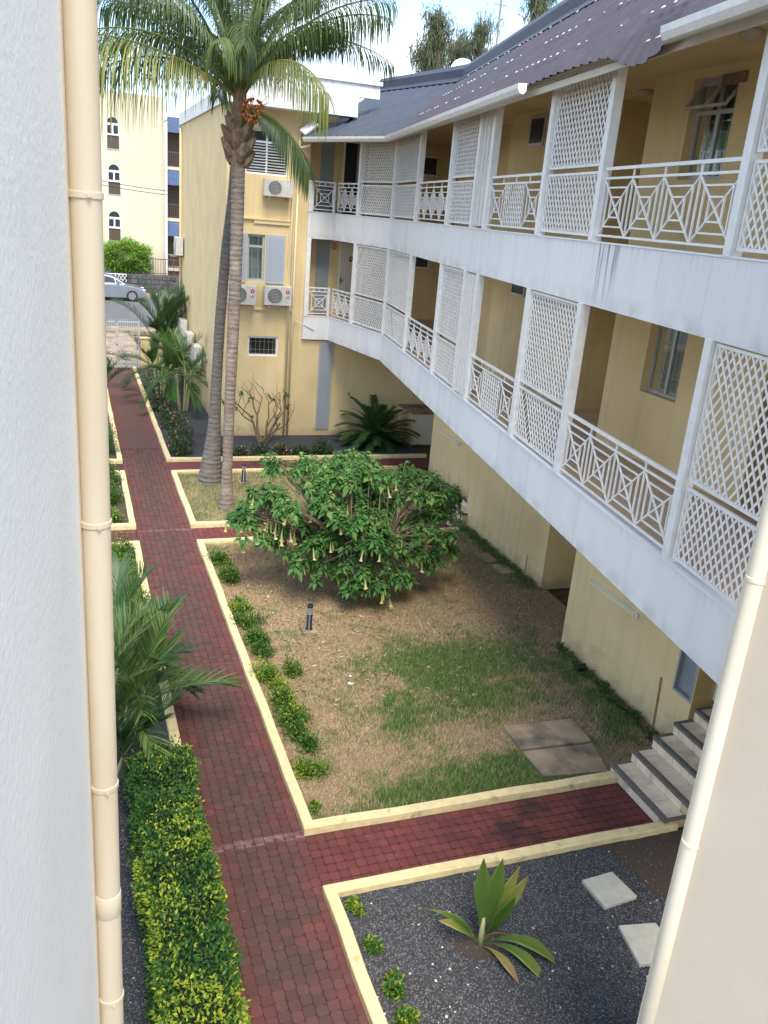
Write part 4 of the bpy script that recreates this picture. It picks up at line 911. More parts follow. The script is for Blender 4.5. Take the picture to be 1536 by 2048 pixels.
# ================================================================ END BUILDING (facade y=25.3)
eb = thing('end_building', 'cream end block across the garden with flat white roof parapet', 'building', (5.3, 27, 0))
FE = Fr((0, 25.3, 0), (1, 0, 0), (0, -1, 0))
W1_ = (4.72, 5.92, 7.55, 8.72); W2_ = (4.84, 5.34, 4.66, 5.95); W3_ = (4.92, 5.84, 2.48, 3.07)
wall_holes(FE, 4.2, 6.35, 0, 9.3, .25, [W1_, W2_, W3_], wall, eb)
mb = MB(); mb.box(4.2, 4.45, 25.55, 35.6, 0, 9.3); mb.build('wall', wall, eb); mb = MB(); mb.box(4.45, 12, 35.35, 35.6, 0, 9.3); mb.build('wall', wall, eb)
mb = MB(); mb.box(4.46, 11.9, 25.6, 35.3, 9.1, 9.29); mb.build('roof', concrete, eb)
mb = MB(); mb.box(6.35, 6.55, 25.3, 26.0, 3.0, 9.3); mb.build('wall', wall, eb)
# band ledges
mb = MB(); mb.fbox(FE, 6.02, 6.10, 4.2, 6.25, .002, .05); mb.fbox(FE, 5.0, 6.10, 6.25, 6.35, .002, .05); mb.fbox(FE, 4.6, 6.1, 6.352, 6.38, .002, .07); mb.build('wall_moulding', wall, eb)
# parapet
mb = MB(); mb.box(4.1, 7.7, 24.75, 25.28, 9.25, 9.38); mb.box(4.1, 7.7, 24.78, 24.9, 9.38, 9.78); mb.build('parapet', fascia, eb)
mb = MB(); mb.box(4.15, 8.35, 24.9, 25.1, 9.782, 10.12); mb.box(4.1, 8.40, 24.84, 25.14, 10.12, 10.22); mb.build('parapet', fascia, eb)
mb = MB(); mb.box(4.12, 4.3, 25.2, 35.7, 9.302, 9.7); mb.build('parapet', fascia, eb)
# windows
def louv(F_, q, parent, cols=2):
    o = window(F_, *q, parent, frame=white, depth=.08, mull=cols-1, bars=False, cur=False, rail=q[3]-.32, fw=.05)
    z = q[2]+.08
    while z < q[3]-.40:
        mb = MB(); mb.hexa([F_.p(q[0]+.06, z, -.07), F_.p(q[1]-.06, z, -.07), F_.p(q[1]-.06, z+.03, -.11), F_.p(q[0]+.06, z+.03, -.11), F_.p(q[0]+.06, z+.008, -.07), F_.p(q[1]-.06, z+.008, -.07), F_.p(q[1]-.06, z+.038, -.11), F_.p(q[0]+.06, z+.038, -.11)])
        mb.build('slat', alu, o); z += .075
louv(FE, W1_, eb)
window(FE, *W2_, eb, frame=wood_shut, depth=.06, mull=0, rail=5.62, fw=.06)
for (a0, a1) in ((4.42, 4.80), (5.38, 5.92)):
    mb = MB(); mb.fbox(FE, a0, a1, 4.62, 5.96, .01, .05); o = mb.build('shutter', wood_shut, eb); mb = MB(); mb.fbox(FE, a0+.06, a1-.06, 4.70, 5.88, .051, .058); mb.build('shutter_panel', M('shutter_in', (.34, .38, .44, 1), rough=.55) if 'shutter_in' not in MATS else MATS['shutter_in'], o)
window(FE, *W3_, eb, frame=white, depth=.04, mull=0, bars=True, cur=False, fw=.055)
mb = MB(); mb.fbox(FE, 4.6, 6.2, 3.84, 3.88, .002, .05); mb.build('conduit', wall, eb)
# ---- AC units (local build, copied)
def letters(F_, x, z, h, mb):   # L G
    t_ = h*.2
    mb.fbox(F_, x, x+t_, z, z+h, 0, .004); mb.fbox(F_, x+t_, x+h*.55, z, z+t_, 0, .004)
    x += h*.8
    for q in ((x, x+t_, z, z+h), (x+t_, x+h*.7, z, z+t_), (x+t_, x+h*.7, z+h-t_, z+h), (x+h*.7-t_, x+h*.7, z+t_, z+h*.5), (x+h*.35, x+h*.7-t_, z+h*.4, z+h*.5+.001)): mb.fbox(F_, *q, 0, .004)
def ac(loc, rz, lab, w_=.80, h_=.54, logo=True):
    t_ = thing('ac_unit', lab, 'air conditioner', loc, 'outdoor air conditioner units', rz); ORG[t_.name] = Vector((0, 0, 0))
    F_ = Fr((-w_/2, -.28, 0), (1, 0, 0), (0, -1, 0)); mb = MB(); mb.fbox(F_, 0, w_, 0, h_, -.26, 0); mb.build('case', acm, t_, bevel=.012)
    n_ = 28; cx, cz, r_ = w_*.37, h_*.5, h_*.40
    mb = MB(); mb.add([F_.p(cx+r_*math.cos(i*2*math.pi/n_), cz+r_*math.sin(i*2*math.pi/n_), .003) for i in range(n_)], [tuple(range(n_))]); mb.build('fan_opening', ac_dark, t_)
    mb = MB()
    for rr in (1.0, .8, .6, .4, .2):
        pts = [F_.p(cx+r_*rr*math.cos(i*2*math.pi/n_), cz+r_*rr*math.sin(i*2*math.pi/n_), .012) for i in range(n_+1)]; mb.tube(pts, .004, 4, cap=False)
    for i in range(12): a_ = i*math.pi/6; mb.beam(F_.p(cx+r_*.15*math.cos(a_), cz+r_*.15*math.sin(a_), .014), F_.p(cx+r_*math.cos(a_), cz+r_*math.sin(a_), .014), .005, .005)
    mb.build('fan_grille', acm, t_)
    if logo:
        mb = MB(); x, z, rr = w_*.84, h_*.72, .06; mb.add([F_.p(x+rr*math.cos(i*2*math.pi/n_), z+rr*math.sin(i*2*math.pi/n_), .004) for i in range(n_)], [tuple(range(n_))]); o = mb.build('emblem', red_m, t_)
        mb = MB(); mb.fbox(F_, x-.006, x+.006, z-.03, z+.03, .005, .008); mb.fbox(F_, x+.006, x+.025, z-.03, z-.02, .005, .008); mb.fbox(F_, x-.036, x-.022, z+.01, z+.024, .005, .008); mb.build('emblem_lines', patch_w, o)
        mb = MB(); letters(Fr(F_.p(w_*.77, h_*.40, .005), (1, 0, 0), (0, -1, 0)), 0, 0, .065, mb); mb.build('lettering', grey_txt, t_)
    mb = MB(); mb.box(-w_*.38, -w_*.34, -.5, 0, -.05, -.01); mb.box(w_*.34, w_*.38, -.5, 0, -.05, -.01); mb.build('bracket', rust, t_)
    return t_
ac((5.72, 25.27, 4.02), 0, 'white outdoor air conditioner with red emblem right below the grey shutter'); ac((4.68, 25.27, 4.0), 0, 'outdoor air conditioner with red emblem half hidden behind the palm trunk')
ac((5.61, 25.27, 7.0), 0, 'outdoor air conditioner under the upper louvred window', logo=False, h_=.46)
ac((4.17, 35.0, 4.65), -math.pi/2, 'outdoor air conditioner high on the far end of the side wall', logo=False, h_=.66)
ac((4.17, 33.6, 1.7), -math.pi/2, 'outdoor air conditioner low on the side wall, farthest from the camera', logo=False, h_=.7)
ac((4.17, 31.6, 1.5), -math.pi/2, 'outdoor air conditioner low on the side wall in the middle of three', logo=False, h_=.7)
ac((4.17, 29.7, 1.35), -math.pi/2, 'outdoor air conditioner low on the side wall, nearest the coconut palms', logo=False, h_=.7)
t_ = thing('floodlight', 'white square floodlight tilted at the left corner of the slate roof', 'lamp', (6.35, 25.1, 8.75)); mb = MB(); mb.beam((6.22, 25.02, 8.72), (6.62, 25.1, 9.02), .26, .07, up=(-.5, -.6, .6)); mb.build('housing', white, t_, bevel=.01)
mb = MB(); mb.beam((6.35, 25.1, 8.5), (6.4, 25.1, 8.82), .04, .04); mb.build('bracket', rust, t_)
# drainpipes on facades
def pipe(pts, r_, m_, lab, cat='drainpipe', rings=(), nm='drainpipe', grp=None):
    t_ = thing(nm, lab, cat, pts[0], grp); mb = MB(); mb.tube(pts, r_, 14); mb.build('pipe', m_, t_, smooth=True)
    for z in rings:
        a_, b_ = Vector(pts[0]), Vector(pts[-1]); p_ = a_.lerp(b_, (z-a_.z)/(b_.z-a_.z)); mb = MB(); mb.tube([p_-Vector((0, 0, .018)), p_+Vector((0, 0, .018))], r_*1.10, 14)
        mb.box(p_.x-r_*1.55, p_.x-r_*1.0, p_.y-.02, p_.y+.02, p_.z-.015, p_.z+.015); mb.build('clip', m_, t_, smooth=False)
    return t_
pipe([(6.42, 24.85, 8.45), (6.42, 25.0, 8.40), (6.12, 25.22, 8.3), (6.08, 25.22, 8.2), (6.10, 25.22, .1)], .035, wall_lt, 'cream drainpipe running down the end facade from the gutter', grp=None)
pipe([(6.45, 25.9, 2.9), (6.3, 25.2, 3.6), (6.9, 25.17, 3.32)], .012, white, 'thin white conduit bent across the lower balcony corner', 'pipe', nm='conduit')
pipe([(6.22, 25.24, 8.9), (6.22, 25.24, .05)], .03, wall_lt, 'thinner cream downpipe on the end facade beside the grey shutters')
pipe([(4.15, 35.45, 9.2), (4.15, 35.45, .6)], .05, wall, 'yellow drainpipe at the far corner of the side wall')
# ---------------------------------------------------------------- foreground walls and pipes
sw = thing('stairwell_walls', 'white and cream plastered walls of the opening the photo is taken from', 'wall', (1.7, 3, 0))
sL = math.sin(AZ); 
def quadprism(p, z0, z1, m_, nm): mb = MB(); mb.prism(p, z0, z1); return mb.build(nm, m_, sw)
a_ = (.004, 3.235); b_ = (-.44, .4)
quadprism([b_, a_, (-3.0, 3.235), (-3.0, .4)][::1], -.02, 12, plaster, 'wall')
quadprism([(.004, 3.2365), (.024, 3.36), (-3.0, 3.36), (-3.0, 3.2365)], -.02, 12, plaster_c, 'wall')
quadprism([(3.44, 3.36), (3.58, 3.36), (3.72, .4), (3.60, .4)][::-1], -.02, 12, plaster_c, 'wall')
quadprism([(3.58, 3.36), (5.0, 3.36), (5.0, 3.16), (3.59, 3.16)][::-1], -.02, 12, plaster_c, 'wall')
def bigpipe(x, y, m_, lab, rings, sock):
    t_ = thing('drainpipe', lab, 'drainpipe', (x, y, 0)); mb = MB(); mb.tube([(x, y, z) for z in (0, 3, 6, 9, 12)], .055, 32); mb.build('pipe', m_, t_, smooth=True)
    for z in rings:
        mb = MB(); mb.tube([(x, y, z-.012), (x, y, z+.012)], .0605, 32); o = mb.build('clip', m_, t_, smooth=False, bevel=.003)
        mb = MB(); mb.tube([(x+.01, y-.062, z), (x+.01, y-.072, z)], .008, 8); mb.build('screw', m_, o)
    for z in sock: mb = MB(); mb.tube([(x, y, z-.07), (x, y, z-.065), (x, y, z+.05), (x, y, z+.055)], [.0555, .0585, .0585, .0555], 32); mb.build('socket', m_, t_, smooth=True)
LX, LY = .065, 3.30
rz_ = lambda px, py: PY(px, py, LY).z
bigpipe(LX, LY, pvc_c, 'cream drainpipe down the left side beside the white wall', [rz_(175, 390), rz_(195, 1044), rz_(212, 1568), rz_(222, 1990)], [rz_(218, 1800)])
RX, RY = 3.45, 3.28
rz2 = lambda px, py: PY(px, py, RY).z
bigpipe(RX, RY, pvc_r, 'pale drainpipe down the right side beside the cream wall', [rz2(1509, 1158), rz2(1382, 1685)], [])

# ================================================================ STREET SIDE
gate_m = M('gate_grey', (.42, .44, .46, 1), rough=.5)
# gate
gt = thing('gate', 'white metal garden gate with diagonal panel at the end of the path', 'gate', (1.9, 36, 0))
FGt = Fr((0, 36.0, 0), (1, 0, 0), (0, -1, 0)); mb = MB()
for q in ((.9, .96, 0, 1.95), (2.54, 2.6, 0, 1.95), (1.7, 1.75, 0.05, 1.9), (.96, 2.54, 1.86, 1.9), (.96, 2.54, .08, .12), (.96, 2.54, .95, .99), (.96, 2.54, 1.3, 1.33)): mb.fbox(FGt, *q, -.02, .02)
mb.build('frame', gate_m, gt)
x = 1.02
while x < 2.52:
    mb = MB(); mb.fbox(FGt, x, x+.014, .1, 1.95+.06*math.sin((x-.96)*2), -.007, .007); mb.build('bar', gate_m, gt); x += .085
for f_ in (1, .55):
    cx, cz = 2.15, .53; hw, hh = .30*f_, .38*f_; mb = MB()
    for (p, q) in (((cx-hw, cz-hh), (cx+hw, cz-hh)), ((cx+hw, cz-hh), (cx+hw, cz+hh)), ((cx+hw, cz+hh), (cx-hw, cz+hh)), ((cx-hw, cz+hh), (cx-hw, cz-hh))): mb.beam(FGt.p(p[0], p[1], .03), FGt.p(q[0], q[1], .03), .02, .02)
    if f_ == 1: mb.beam(FGt.p(cx-hw, cz-hh, .035), FGt.p(cx+hw, cz+hh, .035), .018, .018); mb.beam(FGt.p(cx-hw, cz+hh, .038), FGt.p(cx+hw, cz-hh, .038), .018, .018)
    mb.build('diagonal_panel', gate_m, gt)
for (x0, x1, lb) in ((2.62, 4.2, 'low cream boundary wall right of the white gate'), (-3, .88, 'low cream boundary wall left of the white gate')):
    mb = MB(); mb.box(x0, x1, 35.9, 36.1, 0, 1.25); mb.box(x0-.03, x1+.03, 35.86, 36.14, 1.25, 1.3); mb.build('boundary_wall', wall, label=lb, cat='wall')
# white apartment block
YB = 59.0
fb = thing('apartment_block', 'pale apartment block across the street with arched windows', 'building', (2, 60, .8))
def q(px, py): v = PY(px, py, YB); return v.x, v.z
xr = q(328, 400)[0]; FBk = Fr((0, YB, 0), (1, 0, 0), (0, -1, 0)); pale = M('block_pale', (.62, .56, .42, 1), (.57, .51, .37, 1), scale=.4, rough=.9)
mb = MB(); mb.box(-9, xr, YB, YB+8, .7, 12.4); mb.build('wall', pale, fb)
mb = MB(); mb.box(xr, xr+.12, YB-.9, YB, .7, 11.0); mb.build('pier', white, fb)
mb = MB(); mb.box(xr+.12, xr+9, YB+1.2, YB+8, .7, 11.2); mb.build('wall', pale, fb)
for z in (2.2, 5.25, 8.3, 11.0):
    mb = MB(); mb.box(xr+.13, xr+9, YB-.6, YB+1.2, z, z+.18); mb.build('balcony_slab', pale, fb)
    if z < 10:
        mb = MB()
        mb.box(xr+.13, xr+4, YB-.58, YB-.52, z+1.0, z+1.05); mb.box(xr+.13, xr+4, YB-.58, YB-.52, z+.2, z+.25); 
        x = xr+.2
        while x < xr+4: mb.box(x, x+.03, YB-.565, YB-.535, z+.25, z+1.0); x += .13
        mb.build('balcony_rail', brown_m, fb)
        mb = MB(); mb.box(xr+.14, xr+4, YB-.62, YB-.60, z+2.15, z+3.02); mb.build('awning', blue_aw, fb)
        mb = MB(); mb.box(xr+.3, xr+4, YB+1.17, YB+1.19, z+.2, z+2.4); mb.build('balcony_door', brown_m, fb)
for k, (pt, pb_, px_) in enumerate(((232, 300, 226), (327, 391, 229), (421, 483, 230))):
    x0, zt_ = q(px_-15, pt); x1, zb_ = q(px_+13, pb_); cx = (x0+x1)/2; r_ = (x1-x0)/2; za = zt_-r_
    n_ = 14; mb = MB(); pts = [(cx+r_*math.cos(i*math.pi/n_), za+r_*math.sin(i*math.pi/n_)) for i in range(n_+1)]
    poly = [(x0, zb_)]+[(x1, zb_)]+pts; mb.add([FBk.p(a, b, .03) for a, b in poly], [tuple(range(len(poly)))]); o = mb.build('arched_window', white, fb)
    rr = r_*.82; mb = MB(); ptsi = [(cx+rr*math.cos(i*math.pi/n_), za+.06+rr*math.sin(i*math.pi/n_)) for i in range(n_+1)]; mb.add([FBk.p(a, b, .045) for a, b in ptsi], [tuple(range(n_+1))]); mb.build('pane', dark, o)
    zm = zb_+(za-zb_)*.55
    for sx_ in (-1, 1): xa = cx+(.05 if sx_ > 0 else -rr); mb = MB(); mb.fbox(FBk, xa, xa+rr-.05, zm+.12, za-.08, .04, .05); mb.build('pane', dark, o)
    mb = MB(); mb.fbox(FBk, x0+.05, x1-.05, zb_+.05, zm, .04, .05); mb.build('pane', brown_m, o)
    mb = MB(); x = x0+.06
    while x < x1-.05: mb.fbox(FBk, x, x+.03, zb_+.05, zm-.02, .07, .09); x += .11
    mb.fbox(FBk, x0+.04, x1-.04, zm-.04, zm, .065, .1); mb.build('window_rail', brown_m, o)
# stone wall with white lattice and brown railing
sg = thing('stone_wall', 'dark stone retaining wall across the street', 'wall', (2, 57.6, .8)); mb = MB(); mb.box(-8, 12, 57.5, 57.9, .8, 1.95); mb.build('wall_core', stone_m, sg)
x = -1.0; MEs = None
for r_i in range(4):
    x = .8+random.uniform(0, .2)
    while x < 6.2:
        wd = random.uniform(.25, .5); mb = MB(); mb.box(x, x+wd-.025, 57.42, 57.5, .82+r_i*.28, .82+r_i*.28+.255); mb.build('stone', stone_m, sg, bevel=.02); x += wd
t_ = thing('street_railing', 'brown metal railing on top of the stone wall across the street', 'railing', (4.2, 57.7, 1.95)); FR_ = Fr((3.75, 57.7, 1.95), (1, 0, 0), (0, -1, 0)); mb = MB(); mb.fbox(FR_, 0, 6, .95, 1.0, -.02, .02); mb.fbox(FR_, 0, 6, .08, .12, -.02, .02); mb.build('rail', brown_m, t_)
for i in range(26): mb = MB(); mb.fbox(FR_, i*.16, i*.16+(.05 if i % 8 == 0 else .025), 0, 1.05 if i % 8 == 0 else .95, -.012, .012); mb.build('bar', brown_m, t_)
t_ = thing('lattice_fence', 'low white lattice fence behind the parked silver car', 'fence', (2.2, 57.45, .84)); FR_ = Fr((-1, 57.30, .84), (1, 0, 0), (0, -1, 0)); mb = MB(); mb.fbox(FR_, 0, 4.4, 1.05, 1.1, 0, .03); mb.build('rail', white, t_)
lat(FR_, 0, 4.4, .1, 1.05, t_, .01, single=False, pitch=.22, w=.03)
# green clipped shrub
def blob_leaves(name, lab, cat, c, rad, n, mat, L, W, t0=(0, 1), group=None, zf=.2, parent=None):
    u_ = rng.normal(0, 1, (n, 3)); u_ = unit(u_); r_ = rng.uniform(.55, 1.03, n)**.6
    bump = 1+.16*np.sin(u_[:, 0]*5+1)*np.cos(u_[:, 2]*6)+.1*np.sin(u_[:, 1]*9)
    P = np.array(c)+u_*np.array(rad)*(r_*bump)[:, None]; P[:, 2] = np.maximum(P[:, 2], c[2]-rad[2]*.95)
    D = u_*.7+rng.normal(0, .6, (n, 3))+[0, 0, .3]
    t_ = t0[0]+(t0[1]-t0[0])*(rng.random(n)*.6+.4*np.clip(u_[:, 2]*.5+.5, 0, 1)*(r_**2))
    return leaves(name, P, D, rng.uniform(L*.6, L*1.3, n), rng.uniform(W*.7, W*1.2, n), t_, mat, parent, droop=.15, off=Vector((c[0], c[1], c[2]-rad[2])) if parent is None else None)
c0 = PY(253, 515, 57.9); sh = thing('shrub', 'bright green rounded shrub above the stone wall across the street', 'shrub', (c0.x, 58.2, 2.0))
blob_leaves('foliage', '', '', (c0.x, 58.2, c0.z), (1.55, 1.0, 1.0), 9000, leaf_lime, .16, .07, (0.1, 1), parent=sh)
mb = MB()
for dx in (-.7, -.2, .3, .8): mb.tube([(c0.x+dx*.6, 58.2, 1.7), (c0.x+dx, 58.1, c0.z)], .05, 6)
mb.build('trunk', branch_m, sh)
# car
def car(loc, rz, lab):
    t_ = thing('parked_car', lab, 'car', loc, rz=rz); ORG[t_.name] = Vector((0, 0, 0)); L = 4.5; W_ = 1.74
    low = [(-2.25, .30), (-2.28, .62), (-2.20, .92), (-1.75, 1.0), (-1.0, .98), (0, .95), (.95, .92), (1.55, .84), (2.05, .70), (2.24, .52), (2.22, .28), (1.9, .2), (-1.9, .2)]
    def loft(prof_, ws, nm, m_, sub=0):
        mb = MB(); n_ = len(prof_); vs = []
        for (yf, sc) in ws:
            for (x, z) in prof_: vs.append((x*sc, yf, z))
        fs = []
        for k in range(len(ws)-1):
            for i in range(n_): fs.append((k*n_+i, k*n_+(i+1) % n_, (k+1)*n_+(i+1) % n_, (k+1)*n_+i))
        fs += [tuple(range(n_-1, -1, -1)), tuple((len(ws)-1)*n_+i for i in range(n_))]; mb.add(vs, fs); return mb.build(nm, m_, t_, smooth=False, bevel=.03)
    loft(low, [(-W_/2, .965), (-W_/2+.06, 1), (W_/2-.06, 1), (W_/2, .965)], 'body', carpaint)
    cab = [(-1.85, .96), (-1.25, 1.38), (-.6, 1.45), (.1, 1.43), (.55, 1.30), (1.15, .93)]
    mb = MB(); n_ = len(cab); vs = [(x, s_*(W_/2-.06-(z-.93)*.42), z) for s_ in (-1, 1) for x, z in cab]
    mb.add(vs, [tuple(range(n_)), tuple(range(2*n_-1, n_-1, -1))]+[(i, n_+i, n_+i+1, i+1) for i in range(n_-1)]+[(0, n_-1, 2*n_-1, n_)]); mb.build('cabin', carpaint, t_, bevel=.02)
    for s_ in (-1, 1):
        yy = lambda z: s_*(W_/2-.06-(z-.93)*.42+.006)
        for pl in ([(-1.55, 1.02), (-1.2, 1.32), (-.62, 1.38), (-.62, 1.02)], [(-.55, 1.02), (-.55, 1.38), (.08, 1.36), (.42, 1.26), (.50, 1.02)], [(.55, 1.02), (.50, 1.22), (.95, 1.0)]):
            mb = MB(); mb.add([(x, yy(z), z) for x, z in pl], [tuple(range(len(pl)))]); mb.build('side_window', carglass, t_)
        mb = MB(); mb.box(.55, .72, s_*.88-.05, s_*.88+.05+s_*.08, .98, 1.1); mb.build('mirror', carpaint, t_, bevel=.02)
        mb = MB(); mb.box(1.95, 2.2, min(s_*.55, s_*.8), max(s_*.55, s_*.8), .58, .72); mb.build('headlight', silver, t_, bevel=.03)
        for x in (-1.4, 1.42):
            mb = MB(); mb.tube([(x, s_*.70, .32), (x, s_*.875, .32)], .32, 24); wl = mb.build('tyre', tyre_m, t_)
            mb = MB(); mb.tube([(x, s_*.87, .32), (x, s_*.885, .32)], .21, 20); rm = mb.build('rim', rim_m, wl)
            mb = MB()
            for i in range(5): a_ = i*1.2566; mb.add([(x+.04*math.cos(a_+1), s_*.89, .32+.04*math.sin(a_+1)), (x+.17*math.cos(a_+.42), s_*.89, .32+.17*math.sin(a_+.42)), (x+.17*math.cos(a_+.85), s_*.89, .32+.17*math.sin(a_+.85))], [(0, 1, 2)])
            mb.build('spoke_gap', tyre_m, rm)
    mb = MB()
    for s_ in (1,): mb.add([(1.08, -.72, .95), (1.08, .72, .95), (.58, .62, 1.28), (.58, -.62, 1.28)], [(0, 1, 2, 3)])
    o = mb.build('windscreen', carglass, t_); o.location.x += .03; o.location.z += .02
    return t_
car((PY(260, 590, 54.2).x-1.35, 54.2, .71), 0, 'silver sedan parked across the street beyond the gate')
# cables
for i, (p, q_) in enumerate((((205, 350), (358, 385)), ((205, 358), (358, 393)))):
    a_ = PY(*p, 40); b_ = PY(*q_, 36); a2 = a_+(a_-b_)*1.5; mb = MB(); pts = [a2.lerp(b_, t__/10)+Vector((0, 0, -.25*math.sin(math.pi*t__/10))) for t__ in range(11)]; mb.tube(pts, .012, 5); mb.build('power_cable', wire_m, label=('upper black cable strung over the street', 'lower black cable strung over the street')[i], cat='cable')
# antenna + dish behind roof
p_ = PY(985, 160, 30); q_ = PY(1003, -40, 30); t_ = thing('antenna_mast', 'thin antenna mast rising behind the roof ridge', 'antenna', (p_.x, p_.y, p_.z-1.5)); mb = MB(); mb.tube([p_-Vector((0, 0, 1.5)), Vector((p_.x, 30, q_.z))], .035, 6); mb.build('mast', rust, t_)
mb = MB(); z = PY(1003, 10, 30).z; mb.tube([(p_.x-.25, 30, z), (p_.x+.25, 30, z)], .015, 5); mb.build('crossbar', rust, t_)
p_ = PY(925, 138, 28); mb = MB(); vs = []; n_ = 20
mb.lathe([(.001, 0), (.19, .025), (.32, .08), (.40, .15), (.385, .16), (.30, .09), (.18, .04), (.001, .015)][::1], (0, 0, 0), 20)
o = mb.build('satellite_dish', white, smooth=True, label='white satellite dish peeking over the far roof ridge', cat='dish'); o.location = p_+Vector((0, 0, -.12)); o.rotation_euler = (R(75), 0, R(-20))
mb = MB(); mb.tube([p_+Vector((0, .1, -.1)), p_+Vector((0, .3, -3))], .04, 6); mb.build('mast', rust, None, label='short pole carrying the satellite dish', cat='pole')

# ================================================================ VEGETATION
def path_pts(p, d, L, n, g=.0, curl=None):
    pts = [Vector(p)]; d = Vector(d).normalized(); st = L/n
    for i in range(n): d = (d+Vector((0, 0, -g))*(st)).normalized(); pts.append(pts[-1]+d*st)
    return pts
def frond(name, base, d0, L, parent, mat, leafL=.6, n_leaf=60, droop=.35, hang=.9, width=.03, tint=(.2, .7), rach=None, tstart=.18, vee=.5, rr=.022, rach_m=None, rtint=None, segs=4, sweep=.6):
    n = 16; pts = path_pts(base, d0, L, n, droop); arr = np.array([tuple(p) for p in pts]); cum = np.linspace(0, 1, n+1)
    V = []; F = []; TT_ = []
    def at(t_): return np.array([np.interp(t_, cum, arr[:, k]) for k in range(3)])
    ts = np.linspace(tstart, 1.0, n_leaf); vi = 0; hz = np.array([d0[0], d0[1], 0.]); hz = hz/max(1e-6, np.linalg.norm(hz)); side0 = np.cross(hz, [0, 0, 1.])
    for t_ in ts:
        p = at(t_); tg = at(min(1, t_+.03))-at(max(0, t_-.03)); tg = tg/np.linalg.norm(tg); upv = np.cross(side0, tg); 
        prof_ = (math.sin(math.pi*min(1, .12+.88*(1-(t_-tstart)/(1-tstart))**.8)))**.6 if t_ < .999 else .25
        prof_ = max(.22, prof_)
        for s_ in (-1, 1):
            l_ = leafL*prof_*random.uniform(.75, 1.15); dr = side0*s_*(1-sweep*.5)+tg*(sweep+.5*(t_))+upv*vee*random.uniform(.6, 1.2); dr = dr/np.linalg.norm(dr)
            c_ = p.copy(); st = l_/segs; wv = width*random.uniform(.8, 1.1); tn = random.uniform(*tint); dd = dr.copy()
            wd = np.cross(dr, upv); wd = wd/max(1e-6, np.linalg.norm(wd)); h = hang*random.uniform(.7, 1.3)
            for k in range(segs+1):
                ww = wv*(.6, 1, .9, .6, .08, .05)[min(5, int(k*4/segs))]*.5
                V.append(c_-wd*ww); V.append(c_+wd*ww); TT_ += [tn, tn]
                if k < segs: F.append((vi+2*k, vi+2*k+1, vi+2*k+3, vi+2*k+2))
                dd = dd+np.array([0, 0, -h])*(.28+.12*k); dd = dd/np.linalg.norm(dd); c_ = c_+dd*st
            vi += 2*(segs+1)
    V = np.array(V); F = np.array(F); o = npmesh(name, V, F, mat, np.array(TT_), parent)
    mb = MB(); mb.tube(pts, [rr*(1-.8*i/n) for i in range(n+1)], 6); me = mb; r_o = mb.build('rachis', rach_m or mat, o)
    a = r_o.data.attributes.new('tint', 'FLOAT', 'POINT'); a.data.foreach_set('value', [rtint if rtint is not None else .8]*len(r_o.data.vertices))
    return o
def ringed_trunk(pts, r0, r1, parent, m_, base_r=None, nring=40, n=14):
    """ringed palm trunk along a polyline"""
    P = [Vector(p) for p in pts]; cum = [0]
    for i in range(1, len(P)): cum.append(cum[-1]+(P[i]-P[i-1]).length)
    Lt = cum[-1]; out_ = []; rd = []
    arr = np.array([tuple(p) for p in P]); 
    for i in range(nring*2+1):
        t_ = i/(nring*2); s_ = t_*Lt; c_ = Vector([float(np.interp(s_, cum, arr[:, k])) for k in range(3)])
        r_ = r0+(r1-r0)*t_
        if base_r: r_ += (base_r-r0)*math.exp(-(s_/(1.0 if base_r > .25 else .5))**1.5)
        r_ *= (1.0 if i % 2 else 1.045)*random.uniform(.985, 1.015); out_.append(c_); rd.append(r_)
    mb = MB(); mb.tube(out_, rd, n); return mb.build('trunk', m_, parent, smooth=False)
# near coconut palm
cp = thing('coconut_palm', 'coconut palm with orange fruit and drooping fronds, nearer the path crossing', 'palm tree', (3.25, 18.73, 0), 'coconut palms')
ringed_trunk([(3.25, 18.73, 0), (3.25, 18.73, .6), (3.27, 18.73, 2.4), (3.31, 18.73, 3.8), (3.34, 18.73, 5.2), (3.35, 18.73, 6.8), (3.34, 18.73, 7.7)], .108, .138, cp, bark, base_r=.185, nring=75)
CH = Vector((3.34, 18.73, 8.9))
# sheath boots
mb = MB()
for i in range(16):
    a_ = i*2.4; z = 7.5+.05*i; r_ = .17+.05*math.sin(math.pi*min(1, i/13)); c_ = Vector((3.34+math.cos(a_)*r_*.6, 18.73+math.sin(a_)*r_*.6, z)); d_ = Vector((math.cos(a_), math.sin(a_), 1.1)).normalized()
    mb.tube([c_, c_+d_*.16, c_+d_*.34+Vector((0, 0, .03))], [.11, .10, .03], 6)
mb.tube([(3.34, 18.73, 7.45), (3.34, 18.73, 7.7), (3.34, 18.73, 8.0), (3.34, 18.73, 8.3), (3.35, 18.73, 8.9), (3.35, 18.73, 9.3)], [.14, .18, .205, .17, .12, .08], 12)
mb.build('crown_sheath', fibre, cp)
def fdir(az, el): return (math.sin(R(az))*math.cos(R(el)), math.cos(R(az))*math.cos(R(el)), math.sin(R(el)))
